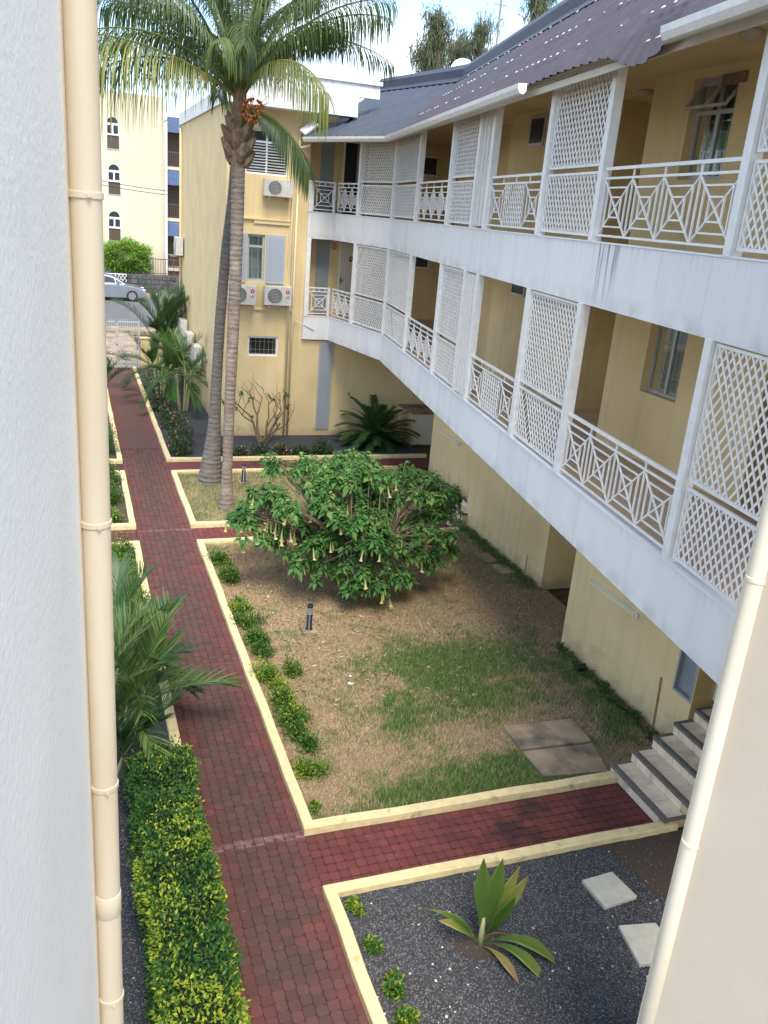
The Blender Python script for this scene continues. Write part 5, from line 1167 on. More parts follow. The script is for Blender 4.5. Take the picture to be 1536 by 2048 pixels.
# az: 0 = away (+y), 90 = right (+x), 180 = towards camera, 270 = left
FR = [  # az, el, L, droop, tint, leafL
    (254, 30, 3.7, .20, (.5, .88), 2.0), (285, 55, 3.9, .34, (.2, .5), .8), (240, 60, 3.8, .36, (.2, .55), .8), (305, 40, 3.4, .36, (.1, .4), .75),
    (135, 64, 2.5, 1.05, (.5, .85), 1.1), (205, 72, 1.9, 1.2, (.35, .65), .8), (165, 68, 3.2, .45, (.3, .6), .8), (100, 62, 3.7, .34, (.3, .6), .8), (80, 60, 4.0, .33, (.15, .45), .85),
    (128, 80, 3.8, .26, (.3, .65), .9), (60, 58, 3.6, .34, (.2, .5), .75), (30, 55, 3.6, .36, (.1, .3), .8), (345, 50, 3.5, .36, (.1, .3), .8),
    (250, 72, 3.9, .28, (.2, .5), .85), (295, 68, 3.9, .28, (.15, .45), .85), (75, 78, 3.9, .24, (.15, .45), .85), (110, 68, 3.9, .3, (.2, .5), .85), (55, 60, 3.8, .34, (.1, .35), .85), (10, 70, 3.7, .3, (.1, .3), .85), (270, 50, 3.6, .42, (.1, .4), .85),
    (140, 8, 2.1, .7, (.05, .25), .8), (120, 80, 4.4, .2, (.2, .5), .9), (230, 82, 4.4, .18, (.2, .5), .9), (350, 84, 4.5, .15, (.1, .4), .9), (280, 62, 4.4, .30, (.2, .5), 1.0), (95, 70, 4.5, .26, (.2, .5), 1.0), (315, 60, 4.2, .3, (.1, .35), .9), (188, 84, 3.6, .2, (.3, .6), .75), (320, 75, 3.7, .25, (.1, .4), .8), (150, 80, 3.6, .25, (.2, .5), .75)]
for i, (az, el, L, dr, tn, ll) in enumerate(FR):
    d_ = fdir(az, el); frond('frond', CH+Vector((d_[0]*.1, d_[1]*.1, -.4 if el < 25 else -.15)), d_, L, cp, leaf_palm, leafL=ll*1.15, n_leaf=92, droop=dr, hang=1.5, width=.024, tint=tn, rr=.035, rtint=.88 if i in (0, 4) else .6, tstart=.14, vee=.25, segs=6, sweep=.35)
# fruit bunch
mb = MB(); fc = Vector((3.55, 18.36, 8.50)); 
for i in range(85):
    u_ = Vector(rng.normal(0, 1, 3)).normalized(); c_ = fc+Vector((u_.x*.22, u_.y*.18, u_.z*.22)); mb.lathe([(.001, -.03), (.023, -.016), (.028, 0), (.023, .016), (.001, .03)], c_, 6)
mb.build('fruit_bunch', fruit_m, cp, smooth=True)['kind'] = 'stuff'
mb = MB()
for i in range(26):
    a_ = rng.uniform(0, 6.28); u_ = Vector((math.cos(a_)*.25, math.sin(a_)*.2, rng.uniform(-.25, .3))); mb.tube([fc+Vector((-.05, .1, .05)), fc+u_*.6, fc+u_*1.15], .006, 4)
mb.build('fruit_stalks', wood_m, cp)
# far coconut palm
cp2 = thing('coconut_palm', 'leaning coconut palm with swollen base behind the first palm', 'palm tree', (3.19, 20.83, 0), 'coconut palms')
ringed_trunk([(3.19, 20.83, 0), (3.21, 20.83, .5), (3.27, 20.83, 1.37), (3.31, 20.83, 2.6), (3.37, 20.83, 4.1), (3.48, 20.83, 5.7), (3.61, 20.83, 6.9), (3.75, 20.83, 9.2)], .135, .105, cp2, bark2, base_r=.30, nring=80)
CH2 = Vector((3.75, 20.83, 9.6))
for i in range(13):
    az = i*137.5; el = 30+50*((i*7) % 13)/13
    frond('frond', CH2, fdir(az, el), random.uniform(3.2, 3.9), cp2, leaf_palm, leafL=.8, n_leaf=84, droop=.36, hang=1.6, width=.03, tint=(.05, .4), rr=.03, rtint=.5, tstart=.14, vee=.25, segs=5, sweep=.35)

# areca palms
def areca(loc, n, Lf, h, lab, grp=None, spread=.25, leafL=.42, nl=34, seed=1, azr=(0, 360), els=(35, 80), tint=(.2, .7), dr=.75, width=.026):
    r_ = random.Random(seed); st = random.getstate(); random.seed(seed); t_ = thing('areca_palm', lab, 'palm', loc, grp); mb = MB(); L0 = Vector(loc)
    ns = max(3, n//4); tops = []
    for i in range(ns):
        a_ = i*2.4; b_ = L0+Vector((math.cos(a_)*spread*.5, math.sin(a_)*spread*.5, 0)); tp = b_+Vector((math.cos(a_)*spread*.6, math.sin(a_)*spread*.6, h*r_.uniform(.6, 1.05))); tops.append(tp); mb.tube([b_, b_.lerp(tp, .5), tp], [.035, .028, .018], 7)
    mb.build('stem', M_stem, t_)
    for i in range(n):
        az = r_.uniform(*azr); el = r_.uniform(*els); frond('frond', tops[i % ns], fdir(az, el), Lf*r_.uniform(.75, 1.15), t_, leaf_areca, leafL=leafL, n_leaf=nl, droop=dr*r_.uniform(.8, 1.2), hang=.35, width=width, tint=tint, rr=.012, rtint=.82, tstart=.22, vee=.75, segs=3, sweep=.9)
    random.setstate(st); return t_
M_stem = M('palm_stem', (.30, .33, .14, 1), (.40, .36, .20, 1), scale=6, rough=.6)
areca((.38, 9.95, 0), 21, 1.22, .72, 'large areca palm left of the path arching over the red pavers', seed=3, azr=(20, 200), els=(15, 72), tint=(.1, .9), nl=50, leafL=.46, width=.0135)
areca((.12, 9.0, 0), 13, 1.0, .5, 'low areca palm in the shade beside the left drainpipe', seed=5, azr=(40, 190), els=(10, 70), tint=(.05, .4), nl=48, leafL=.38, width=.016)
areca((.2, 11.0, 0), 16, 1.35, .75, 'areca palm behind the large one left of the path', seed=9, azr=(0, 200), els=(30, 80), tint=(.1, .5), nl=50, leafL=.42, width=.016)
areca((3.45, 28.6, 0), 24, 1.7, 1.5, 'areca palm on a thin pale trunk in the bed before the side wall', seed=11, els=(5, 80), tint=(.15, .6), nl=70, leafL=.55, dr=.8, width=.016)
areca((2.95, 31.2, 0), 26, 1.5, 1.0, 'dense areca palm between the gate and the nearer palm', seed=12, els=(5, 80), tint=(.05, .45), nl=66, leafL=.5, width=.016)
areca((3.3, 34.0, 0), 26, 2.0, 1.9, 'tall feathery palm beside the garden gate', seed=13, tint=(.0, .35), nl=66, leafL=.6, dr=.55, width=.018)
areca((.30, 32.5, 0), 14, 1.5, 1.3, 'palm left of the far path near the gate', seed=14, tint=(.1, .5), nl=58, leafL=.5)
areca((.7, 29.5, 0), 10, 1.2, .5, 'small palm left of the far path nearer than the gate palm', seed=15, tint=(.1, .5), nl=30, leafL=.4)
# fern / cycad by the wall
def rosette(loc, n, L, lab, nm='fern_plant', mat=leaf_areca, tint=(0, .45)):
    t_ = thing(nm, lab, 'plant', loc); L0 = Vector(loc)
    for i in range(n):
        az = i*137.5; el = 15+65*(i/n); frond('frond', L0+Vector((0, 0, .15)), fdir(az, el), L*random.uniform(.8, 1.1), t_, mat, leafL=.24, n_leaf=50, droop=1.0, hang=.3, width=.03, tint=tint, rr=.012, rtint=.3, tstart=.08, vee=.15, segs=2, sweep=.4)
rosette((8.8, 24.2, 0), 56, 1.45, 'dark green fern like plant against the wall under the balcony')
# clipped hedge
def hedge(x0, x1, y0, y1, h, n, lab, tf, parent=None):
    t_ = thing('hedge', lab, 'hedge', ((x0+x1)/2, (y0+y1)/2, 0)); core = MB(); core.box(x0+.10, x1-.10, y0+.1, y1-.1, .02, h-.12); core.build('branches_or_core', M_hcore, t_)  # solid dark filler box added to block see-through, no twigs modelled
    # surface points on top and sides
    A = [(y1-y0)*(x1-x0), (y1-y0)*h, (y1-y0)*h, (x1-x0)*h, (x1-x0)*h]; A = np.array(A)/sum(A); k = rng.choice(5, n, p=A); u_ = rng.random(n); v_ = rng.random(n); P = np.zeros((n, 3)); Nn = np.zeros((n, 3))
    m_ = k == 0; P[m_] = np.stack([x0+u_[m_]*(x1-x0), y0+v_[m_]*(y1-y0), np.full(m_.sum(), h)], 1); Nn[m_] = [0, 0, 1]
    for kk, xx, sg_ in ((1, x0, -1), (2, x1, 1)): m_ = k == kk; P[m_] = np.stack([np.full(m_.sum(), xx), y0+v_[m_]*(y1-y0), u_[m_]*h], 1); Nn[m_] = [sg_, 0, 0]
    for kk, yy, sg_ in ((3, y0, -1), (4, y1, 1)): m_ = k == kk; P[m_] = np.stack([x0+v_[m_]*(x1-x0), np.full(m_.sum(), yy), u_[m_]*h], 1); Nn[m_] = [0, sg_, 0]
    bumpv = np.array([fbm(a, b, 2.5, c*2) for a, b, c in P])*.10+np.array([fbm(a, b, 9, c*5) for a, b, c in P])*.05
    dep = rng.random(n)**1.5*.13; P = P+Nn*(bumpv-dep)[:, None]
    # round the top edges
    ex = np.minimum(P[:, 0]-x0, x1-P[:, 0]); P[:, 2] -= np.clip(.10-ex, 0, .1)**1.0*.6*(k == 0)
    D = Nn*.5+rng.normal(0, .6, (n, 3))+[0, 0, .25]
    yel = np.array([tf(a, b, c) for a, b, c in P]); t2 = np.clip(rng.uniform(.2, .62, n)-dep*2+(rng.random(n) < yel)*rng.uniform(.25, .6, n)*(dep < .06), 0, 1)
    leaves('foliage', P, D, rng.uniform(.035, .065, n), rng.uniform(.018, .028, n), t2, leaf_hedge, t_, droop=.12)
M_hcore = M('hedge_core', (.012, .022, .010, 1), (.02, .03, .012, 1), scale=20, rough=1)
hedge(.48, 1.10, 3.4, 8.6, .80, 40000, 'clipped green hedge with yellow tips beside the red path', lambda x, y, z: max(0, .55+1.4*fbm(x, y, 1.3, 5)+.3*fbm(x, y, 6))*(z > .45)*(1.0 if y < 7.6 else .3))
# small golden shrubs
def shrub(x, y, r_, h, n, lab, yel, grp, mat=leaf_hedge):
    t_ = thing('shrub', lab, 'shrub', (x, y, 0), grp); nl_ = rng.integers(4, 8); P = []; D = []; T2 = []
    for q in range(nl_):
        a_ = rng.uniform(0, 6.28); ro = rng.uniform(.15, .75)*r_; rs = r_*rng.uniform(.40, .75); hs = h*rng.uniform(.45, 1.05); k = int(n*1.3/nl_); u_ = unit(rng.normal(0, 1, (k, 3))); u_[:, 2] = np.abs(u_[:, 2]); rr = rng.random(k)**.5
        P.append(np.array([x+ro*math.cos(a_)*.8, y+ro*math.sin(a_)*1.35, .04])+u_*np.array([rs, rs*1.1, hs])*rr[:, None]*rng.uniform(.75, 1.15, (k, 1))); D.append(u_*.6+rng.normal(0, .5, (k, 3))+[0, 0, .35])
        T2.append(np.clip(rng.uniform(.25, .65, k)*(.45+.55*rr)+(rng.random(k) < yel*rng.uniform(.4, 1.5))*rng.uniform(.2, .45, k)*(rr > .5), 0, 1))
    P = np.concatenate(P); D = np.concatenate(D); t2 = np.concatenate(T2); n = len(P); leaves('foliage', P, D, rng.uniform(.03, .065, n), rng.uniform(.016, .028, n), t2, mat, t_, droop=.15)
    mb = MB()
    for i in range(4): a_ = rng.uniform(0, 6.28); mb.tube([(x, y, 0), (x+math.cos(a_)*r_*.5, y+math.sin(a_)*r_*.5, h*.6)], .008, 4)
    mb.build('stems', branch_m, t_)
G1 = 'low green and yellow shrubs along the lawn kerb'
SH = [(2.62, 15.6, .20, .30, .3, 'green kerb shrub at the far corner of the lawn'), (2.66, 14.9, .22, .32, .3, 'second green kerb shrub from the far corner of the lawn'),
      (2.63, 13.45, .17, .25, .45, 'small kerb shrub left of the bollard lamp, beyond the gap'), (2.66, 12.9, .19, .28, .2, 'green kerb shrub just beyond the bollard lamp'), (2.70, 12.35, .19, .26, .2, 'green kerb shrub level with the bollard lamp'),
      (2.72, 11.75, .15, .20, .05, 'small sparse kerb shrub nearer than the bollard lamp'), (2.68, 11.1, .18, .27, .8, 'yellow tipped kerb shrub, the larger of two side by side'), (2.98, 11.15, .15, .26, .9, 'yellow tipped shrub set in from the kerb'),
      (2.70, 10.5, .20, .28, .65, 'yellow green kerb shrub in the middle of the row'), (2.72, 9.95, .20, .28, .5, 'kerb shrub just nearer than the yellow pair'), (2.72, 9.4, .19, .25, .3, 'kerb shrub halfway between the yellow pair and the near lawn corner'),
      (2.68, 8.75, .16, .14, .6, 'flat small kerb shrub near the lawn corner'), (2.56, 8.05, .05, .06, .8, 'tiny yellow seedling at the near lawn corner'),
      (2.55, 6.45, .09, .10, .6, 'tiny shrub in the corner of the gravel bed'), (2.55, 5.9, .09, .14, .4, 'small shrub on the gravel kerb, second from the corner'), (2.57, 5.45, .12, .16, .5, 'low shrub on the gravel kerb in the middle'), (2.62, 5.1, .12, .18, .5, 'low shrub on the gravel kerb beside the plant'), (2.62, 4.7, .14, .2, .9, 'yellow shrub on the gravel kerb at the bottom edge')]
for (x, y, r_, h, yl, lb) in SH: shrub(x-(.03 if y > 7 else 0), y, r_*(1.4 if y > 7 else 1), h*(1.2 if y > 7 else 1), int(900*(r_/.2)**2)+150, lb, min(1, yl*1.2), G1)
G2 = 'shrubs left of the path'
SL = [(.75, 16.2, .35, .5, .35, 'leafy shrub at the left corner by the middle side path'), (.65, 15.4, .42, .6, .55, 'yellow green shrub left of the path above the areca palm'), (.75, 14.5, .40, .6, .55, 'yellow green shrub left of the path, second before the palm'), (.8, 13.6, .38, .6, .5, 'green shrub left of the path touching the palm fronds'),
      (.9, 12.8, .3, .5, .5, 'green shrub left of the path at the edge of the palm fronds'), (.7, 18.3, .35, .35, .5, 'low yellowish shrub left of the path past the side path'), (.65, 19.6, .4, .6, .1, 'dark shrub left of the path in the short kerbed bed'), (.75, 20.9, .35, .6, .1, 'dark shrub left of the path at the end of the short bed'),
      (.75, 23.6, .5, 1.0, .05, 'taller dark shrub left of the path beyond the second side path'), (.7, 25.0, .5, 1.0, .05, 'dark bushy shrub left of the path farther towards the gate'), (.8, 9.0, .35, .75, .2, 'dark hedge end under the areca palm')]
for (x, y, r_, h, yl, lb) in SL: shrub(x, y, r_, h, 1900, lb, yl, G2)
# rose / geranium bed
def flowers_bed(spots, lab, n=700):
    t_ = thing('flower_bush', lab, 'flowers', (spots[0][0], spots[0][1], 0), 'flowering bushes in the far bed')
    P = []; D = []; TI = []
    for (x, y, r_, h, fl) in spots:
        u_ = unit(rng.normal(0, 1, (n, 3))); u_[:, 2] = np.abs(u_[:, 2]); rr = rng.random(n)**.5; P.append(np.array([x, y, .03])+u_*np.array([r_, r_, h])*rr[:, None]); D.append(u_*.5+rng.normal(0, .6, (n, 3))+[0, 0, .2])
        f_ = (rng.random(n) < fl) & (rr > .75); TI.append(np.where(f_, rng.uniform(.88, 1, n), rng.uniform(0, .8, n)**1.0*.9))
    P = np.concatenate(P); D = np.concatenate(D); TI = np.concatenate(TI); k = len(P); leaves('foliage', P, D, rng.uniform(.05, .10, k), rng.uniform(.03, .055, k), TI, leaf_rose, t_, droop=.1)
FBs = [(2.75, 23.4, .35, .5, .06, 'pink flowering rose bush at the corner of the far bed'), (2.85, 24.3, .40, .6, .08, 'rose bush with pale pink blooms, second in the far bed'), (2.95, 25.3, .42, .7, .08, 'rose bush in the middle of the far bed'), (2.8, 26.3, .4, .6, .05, 'rose bush beside the gravel before the thin palm'), (2.85, 27.4, .4, .6, .05, 'rose bush at the foot of the thin trunked palm'), (2.7, 28.6, .4, .5, .04, 'low flowering bush by the kerb farther up the bed'), (2.8, 30.0, .45, .7, .03, 'dark leafy bush by the kerb before the gate'), (2.75, 32.0, .45, .8, .05, 'leafy bush with red leaves nearest the gate'),
       (3.7, 23.05, .22, .30, .02, 'small green plant between the two palm trunks'), (4.35, 23.05, .25, .3, .16, 'red geranium just right of the near palm trunk'), (4.95, 23.15, .32, .42, .03, 'green leafy plant under the bare branching shrub'), (5.55, 23.05, .30, .38, .18, 'red geranium under the window of the end building'), (6.15, 23.1, .3, .3, .06, 'low geranium left of the drainpipe foot'), (6.8, 23.2, .35, .45, .02, 'leafy plant right of the drainpipe foot')]
for (x, y, r_, h, fl, lb) in FBs: flowers_bed([(x, y, r_, h, fl)], lb)
# bare plumeria like shrub
pl = thing('bare_shrub', 'nearly bare branching shrub in front of the end facade', 'shrub', (5.25, 24.4, 0)); mb = MB()
def grow(p, d, L, r_, lev):
    n_ = 5; pts = [p]; dd = Vector(d)
    for i in range(n_): dd = (dd+Vector((random.gauss(0, .16), random.gauss(0, .12), random.gauss(.05, .12)))).normalized(); pts.append(pts[-1]+dd*L/n_)
    mb.tube(pts, [r_*(1-.45*i/n_) for i in range(n_+1)], 6); 
    if lev < 4:
        for k in range(2 if lev else 3):
            side = random.choice((-1, 1)); nd = (dd+Vector((side*random.uniform(.3, 1.0), random.gauss(0, .4), random.uniform(-.1, .4)))).normalized(); grow(pts[random.randint(3, n_)], nd, L*random.uniform(.6, .85), r_*.52, lev+1)
    tips.append(pts[-1])
random.seed(21); tips = []
for (dx, dy, L) in ((-.45, 0, .85), (.4, -.1, .95), (-.1, .2, .9), (.15, -.2, .8), (.7, 0, .8)): grow(Vector((5.25+dx*.1, 24.4, 0)), (dx, dy, 1), L, .05, 1)
mb.build('branches_or_core', plum_m, pl)
tp = [t_ for t_ in tips if t_.z < 1.6][:16]; P = np.array([tuple(t_) for t_ in tp for _ in range(9)]); k = len(P)
leaves('foliage', P, rng.normal(0, .7, (k, 3))+[0, 0, .2], rng.uniform(.08, .16, k), rng.uniform(.04, .07, k), rng.uniform(.3, .9, k), leaf_brug, pl, droop=.3)
random.seed(5)
# bollard lamps
def bollard(loc, lab):
    t_ = thing('bollard_lamp', lab, 'lamp', loc, 'black garden bollard lamps'); x, y, z = loc
    mb = MB(); mb.box(x-.13, x+.13, y-.13, y+.13, 0, .09); mb.build('footing', concrete, t_, bevel=.01)
    mb = MB(); mb.lathe([(.062, .09), (.062, .10), (.048, .105), (.048, .36), (.03, .365)], (x, y, 0), 20); mb.build('post', blackfoil, t_, smooth=True)
    mb = MB(); mb.lathe([(.030, .36), (.030, .50)], (x, y, 0), 14); mb.build('lamp_core', lampg, t_)
    for i in range(4): mb = MB(); mb.lathe([(.03, .375+i*.032), (.05, .372+i*.032), (.05, .380+i*.032), (.03, .385+i*.032)], (x, y, 0), 20); mb.build('louvre_ring', silver, t_)
    mb = MB(); mb.lathe([(.05, .50), (.05, .53), (.04, .545), (.001, .55)], (x, y, 0), 20); mb.build('cap', blackfoil, t_, smooth=False)
bollard((3.60, 12.45, 0), 'black bollard lamp with silver rings on the lawn before the tree')
bollard((4.0, 20.6, 0), 'black bollard lamp behind the palms, half hidden by leaves')
# young coconut plant
yc = thing('young_coconut', 'young coconut plant with broad pleated leaves in the gravel bed', 'plant', (3.60, 5.70, 0))
def broadleaf(base, d0, L, W, droop, tint, split=False):
    n = 14; pts = path_pts(base, d0, L, n, droop); V = []; F = []; TT_ = []; m_ = 8; hz = Vector((d0[0], d0[1], 0)); hz = hz.normalized() if hz.length > .05 else Vector((1, 0, 0)); sd_ = hz.cross(Vector((0, 0, 1)))
    if abs(d0[2]) > .9: sd_ = Vector((AR.x, AR.y, 0)).normalized()
    for i, p in enumerate(pts):
        t_ = i/n; wd = W*(.10+1.1*max(0, min(1, (t_-.22)*2.2)))*(1-max(0, (t_-.55)/.45)**1.6); wd = max(wd, .004) if t_ > .22 else .012; tg = (pts[min(i+1, n)]-pts[max(i-1, 0)]).normalized(); up = sd_.cross(tg)
        for j in range(m_+1):
            u_ = j/m_*2-1; V.append(tuple(p+sd_*(u_*wd*.5)+up*(.12*wd*abs(u_)+(.010*((j % 2)*2-1) if t_ > .25 else 0)*min(1, wd/.06)))); TT_.append(tint[0]+(tint[1]-tint[0])*t_**1.5+random.uniform(-.04, .04)+.12*max(0, abs(u_)-.7))
    for i in range(n):
        for j in range(m_): F.append((i*(m_+1)+j, i*(m_+1)+j+1, (i+1)*(m_+1)+j+1, (i+1)*(m_+1)+j))
    return npmesh('leaf', np.array(V), np.array(F), coco_m, np.array(TT_), yc)
Y0 = Vector((3.60, 5.70, .02)); RV = Vector((AR.x, AR.y, 0)).normalized(); BV = Vector((AW.x, AW.y, 0)).normalized()
def yd(r_, b, z): return tuple((RV*r_+BV*b+Vector((0, 0, z))).normalized())
for (d_, L, W_, dr, tn) in ((yd(-.08, 0, 1), 1.08, .17, .02, (.35, .5)), (yd(.10, .05, 1), 1.05, .17, .03, (.3, .55)), (yd(.30, .1, 1), .98, .13, .10, (.45, .95)), (yd(.42, .1, 1), .92, .15, .2, (.4, .9)),
        (yd(.28, -.2, 1), .85, .15, .1, (.2, .4)), (yd(-.45, 0, 1), .85, .15, 1.9, (.4, .8)), (yd(-.6, -.1, 1), .6, .13, 1.6, (.4, .95)), (yd(.75, -.15, 1), .9, .16, 2.3, (.4, .75)), (yd(.65, -.35, .9), .85, .14, 2.6, (.4, .8)), (yd(.4, -.5, .6), .6, .09, 2.6, (.8, 1.0)), (yd(.2, -.2, 1), .5, .08, 3.0, (.9, 1.0))):
    broadleaf(Y0, d_, L, W_, dr, tn)
mb = MB(); mb.tube([Y0, Y0+Vector((0, 0, .18)), Y0+Vector((0, 0, .36))], [.035, .028, .015], 8); mb.build('stem', M_stem, yc, smooth=True)
# angel trumpet tree
bt = thing('angel_trumpet_tree', 'angel trumpet tree with dark green leaves and hanging pale yellow flowers on the lawn', 'tree', (4.95, 13.9, 0))
tipsB = []; mb = MB(); C0 = Vector((4.85, 14.4, 0))
hubs = []
for i in range(7):
    a_ = i*.9+.3; b0 = Vector((4.95+.12*math.cos(a_), 13.9+.1*math.sin(a_), 0)); h_ = b0+Vector((math.cos(a_)*.35, math.sin(a_)*.35, random.uniform(.7, 1.0))); hubs.append(h_)
    mb.tube([b0, b0.lerp(h_, .5)+Vector((random.gauss(0, .04), random.gauss(0, .04), 0)), h_], [.055, .045, .035], 7)
clump = []
for i in range(44):
    u_ = (i+.5)/44; a_ = i*2.39996; rr = math.sqrt(u_); top = 2.55*math.sqrt(max(0, 1-(rr*.86)**2))
    clump.append((C0.x+2.0*rr*math.cos(a_)+random.gauss(0, .12), C0.y+1.75*rr*math.sin(a_)+random.gauss(0, .12), max(.55, top*random.uniform(.82, 1.04)+.08+random.gauss(0, .12)+(.22 if random.random() < .18 else 0)), random.uniform(.24, .38)))
for i in range(14):   # inner and lower skirts, mostly towards the path side
    a_ = random.uniform(0, 6.28); rr = random.uniform(.2, .75); clump.append((C0.x+1.8*rr*math.cos(a_), C0.y+1.5*rr*math.sin(a_), random.uniform(1.1, 1.8), random.uniform(.22, .38)))
for (x_, y_, z_, r_) in ((4.15, 13.45, .95, .28), (4.55, 13.2, .75, .30), (5.0, 13.15, .68, .30), (5.45, 13.25, .85, .28), (6.15, 13.3, 1.0, .16), (4.6, 13.2, 1.15, .36), (5.25, 13.15, 1.2, .36), (4.9, 13.4, 1.6, .4), (4.2, 13.9, 1.9, .34), (3.9, 14.1, 1.75, .34), (4.55, 13.8, 2.0, .34), (3.6, 13.9, 1.6, .32), (4.9, 13.9, 2.1, .34), (5.4, 14.0, 2.0, .34), (4.3, 14.4, 2.2, .34), (4.3, 13.5, 1.5, .38), (5.5, 13.5, 1.6, .38), (4.75, 13.0, .95, .3), (5.8, 13.4, 1.2, .34), (3.9, 13.6, 1.3, .36), (5.05, 13.2, 1.45, .34), (3.5, 13.4, 1.1, .34), (2.95, 13.8, 1.45, .32), (2.85, 14.3, 1.75, .34), (6.9, 14.4, 1.55, .3), (7.0, 14.9, 1.75, .3), (6.55, 13.6, 1.1, .24), (3.2, 14.0, 1.25, .28)):
    clump.append((x_, y_, z_, r_))
for (x_, y_, z_, r_) in clump:
    for k in range(random.randint(5, 8)):
        a_ = random.uniform(0, 6.28); q_ = math.sqrt(random.random())*r_; tipsB.append(Vector((x_+q_*math.cos(a_), y_+q_*math.sin(a_), max(.32, z_-.5*(q_/r_)**2*.35+random.gauss(0, .05)))))
for t_ in tipsB:
    h_ = min(hubs, key=lambda q_: (q_.xy-t_.xy).length); m1 = h_.lerp(t_, .5)+Vector((random.gauss(0, .08), random.gauss(0, .08), .10+.1*random.random())); mb.tube([h_, m1, t_+Vector((0, 0, -.02))], [.022, .014, .007], 5, cap=False)
mb.build('branches_or_core', branch_m, bt)
P = []; D = []; LL = []; TI = []
for t_ in tipsB:
    k = random.randint(26, 34); dark_ = random.uniform(-.15, .2)
    for j in range(k):
        a_ = j*2.4+random.random(); el = random.uniform(-.75, .55); f_ = j/k; P.append((t_.x+math.cos(a_)*.03, t_.y+math.sin(a_)*.03, t_.z-.16*f_)); D.append((math.cos(a_), math.sin(a_), el+.35-.8*f_)); LL.append(random.choice((1, 1, 1.35, .75))*random.uniform(.085, .155)*(.7+.4*f_)); TI.append(random.uniform(.25, .85)+dark_+(.35 if random.random() < .05 else 0))
P = np.array(P); D = np.array(D); LL = np.array(LL); leaves('foliage', P, D, LL, LL*.54, np.array(TI), leaf_brug, bt, droop=.22)
def trumpet_mesh(seed):
    r_ = random.Random(seed); mb = MB(); prof_ = [(0, .007), (-.05, .010), (-.10, .013), (-.15, .018), (-.20, .021), (-.225, .028), (-.235, .038)]; n_ = 8; bx, by = r_.uniform(-.03, .03), r_.uniform(-.03, .03)
    vs = [((r2*math.cos(2*math.pi*j/n_)*(1.15 if (j % 2 and k == 6) else 1))+bx*(z/-.22)**2, r2*math.sin(2*math.pi*j/n_)*(1.15 if (j % 2 and k == 6) else 1)+by*(z/-.22)**2, z) for k, (z, r2) in enumerate(prof_) for j in range(n_)]
    mb.add(vs, [(i*n_+j, i*n_+(j+1) % n_, (i+1)*n_+(j+1) % n_, (i+1)*n_+j) for i in range(6) for j in range(n_)]); me = mb.mesh('flower', petal, smooth=True)
    a = me.attributes.new('tint', 'FLOAT', 'POINT'); a.data.foreach_set('value', [k/6*.85+.05 for k in range(7) for j in range(n_)]); return me
TM = [trumpet_mesh(i) for i in range(4)]
def bud_mesh(seed):
    r_ = random.Random(seed); mb = MB(); b_ = r_.uniform(-.05, .05); mb.tube([(b_*(k/5)**2, 0, -.04*k) for k in range(6)], [.006, .009, .011, .013, .014, .006], 6); me = mb.mesh('flower_bud', petal, smooth=True); a = me.attributes.new('tint', 'FLOAT', 'POINT'); a.data.foreach_set('value', [.25]*len(me.vertices)); return me
BM = [bud_mesh(i) for i in range(4)]
fsp = []
for t_ in tipsB:
    v = t_-Vector((0, 0, CAM_H))
    edge = (t_.y < 14.2) or t_.x < 3.6
    if random.random() < (.22 if edge else .09): fsp.append((t_, 1))
    if random.random() < (.5 if edge else .35): fsp.append((t_, 0))
for i in range(26): fsp.append((Vector((2.95+random.uniform(0, .75), 13.9+random.uniform(-.5, .5), 1.55+random.uniform(-.12, .2))), 1))
for t_, full in fsp:
    o = link('flower' if full else 'flower_bud', random.choice(TM if full else BM), bt, Vector((t_.x+random.uniform(-.10, .10), t_.y+random.uniform(-.12, .05), t_.z-.13))-org(bt))
    sc = random.uniform(.75, 1.1); o.scale = (sc, sc, sc); o.rotation_euler = (random.uniform(-.25, .25), random.uniform(-.25, .25), random.uniform(0, 6.28))
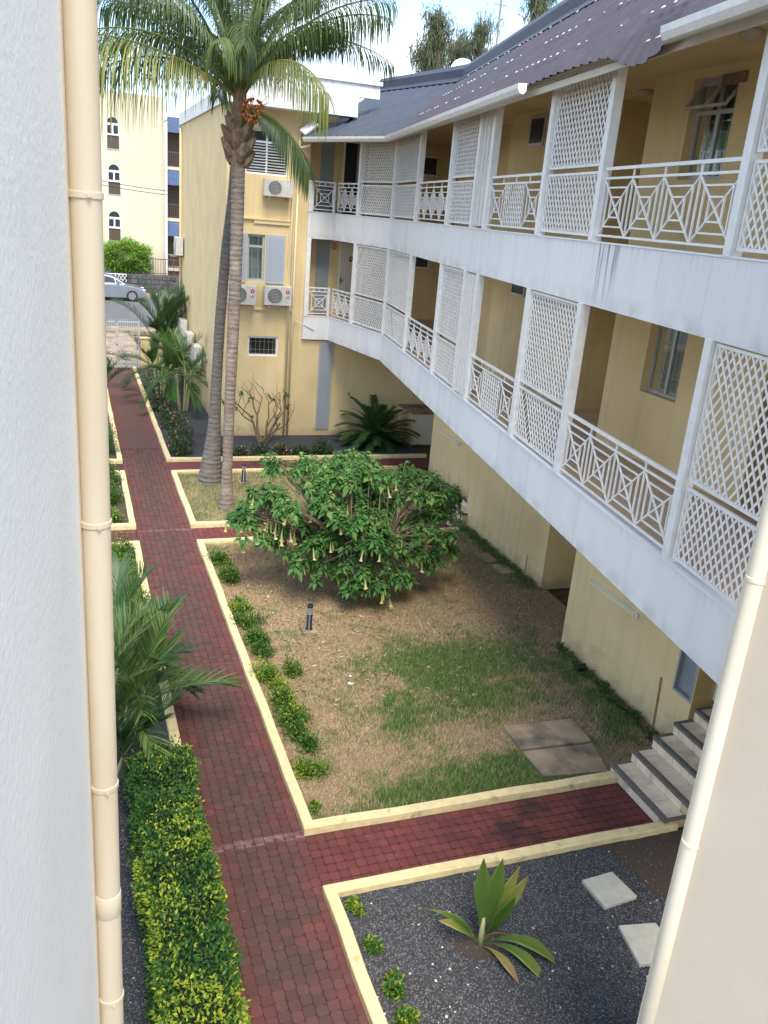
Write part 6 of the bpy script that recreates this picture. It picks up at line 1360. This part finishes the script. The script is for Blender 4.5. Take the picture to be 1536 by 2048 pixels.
# casuarina trees beyond the roof
def casuarina(px, py, Y, hh, ww, lab, n=9):
    tp_ = PY(px, py, Y); t_ = thing('casuarina_tree', lab, 'tree', (tp_.x, Y, .0), 'feathery trees beyond the roof'); mb = MB()
    z0, z1 = tp_.z-hh, tp_.z; trunk = [Vector((tp_.x+.5, Y, 0)), Vector((tp_.x+.3, Y, z0)), Vector((tp_.x+.15, Y, (z0+z1)/2)), tp_]; mb.tube(trunk, [.4, .2, .10, .02], 8); P = []; D = []; L_ = []; TI = []
    def spray(q_, k, sp_, t0):
        for _ in range(k): P.append((q_.x+random.gauss(0, sp_), q_.y+random.gauss(0, sp_), q_.z+random.gauss(0, sp_*1.2))); D.append((random.gauss(0, .4), random.gauss(0, .4), random.choice((-1, -1, -1, .7)))); L_.append(random.uniform(.16, .42)); TI.append(t0+random.random()*.7)
    for i in range(n):
        f_ = (i+.5)/n; s_ = Vector((tp_.x+.3-.3*f_, Y, z0+(z1-z0)*f_*.8)); a_ = random.uniform(0, 6.28); w_ = ww*(1.1-f_*.75)*random.uniform(.6, 1.15); d_ = Vector((math.cos(a_), math.sin(a_)*.7, random.uniform(.5, 1.3)))
        pts = [s_]
        for k in range(6): d_ = (d_+Vector((random.gauss(0, .2), random.gauss(0, .2), .12))).normalized(); pts.append(pts[-1]+d_*w_/5)
        mb.tube(pts, [.06, .05, .04, .03, .02, .014, .006], 5, cap=False)
        for k in range(2, 7):
            for b_ in range(3):
                e = pts[k]+Vector((random.gauss(0, .3), random.gauss(0, .3), random.gauss(.12, .2))); mb.tube([pts[k], e], [.012, .004], 3, cap=False)
                for f2 in (.3, .6, .9, 1.05): spray(pts[k].lerp(e, f2), 5, .08, random.random()*.3)
    for k in range(12): spray(trunk[2].lerp(tp_, random.random()), 9, .12, .1)
    mb.build('trunk', branch_m, t_); L_ = np.array(L_); leaves('crown', np.array(P), np.array(D), L_, L_*.10, np.array(TI), leaf_cas, t_, droop=.3)
casuarina(880, 8, 42, 4.2, 1.7, 'feathery casuarina tree with the tallest tip left of the antenna', 11)
casuarina(962, 22, 44, 3.8, 1.6, 'feathery casuarina tree beside the antenna mast', 8)
casuarina(850, 95, 45, 2.4, 1.9, 'low spreading part of the trees behind the satellite dish', 9)
casuarina(910, 90, 47, 2.4, 2.2, 'lower bushy casuarina crown between the two taller ones', 9)
casuarina(1095, -70, 38, 4.6, 1.7, 'casuarina tree at the top edge above the roof', 12)
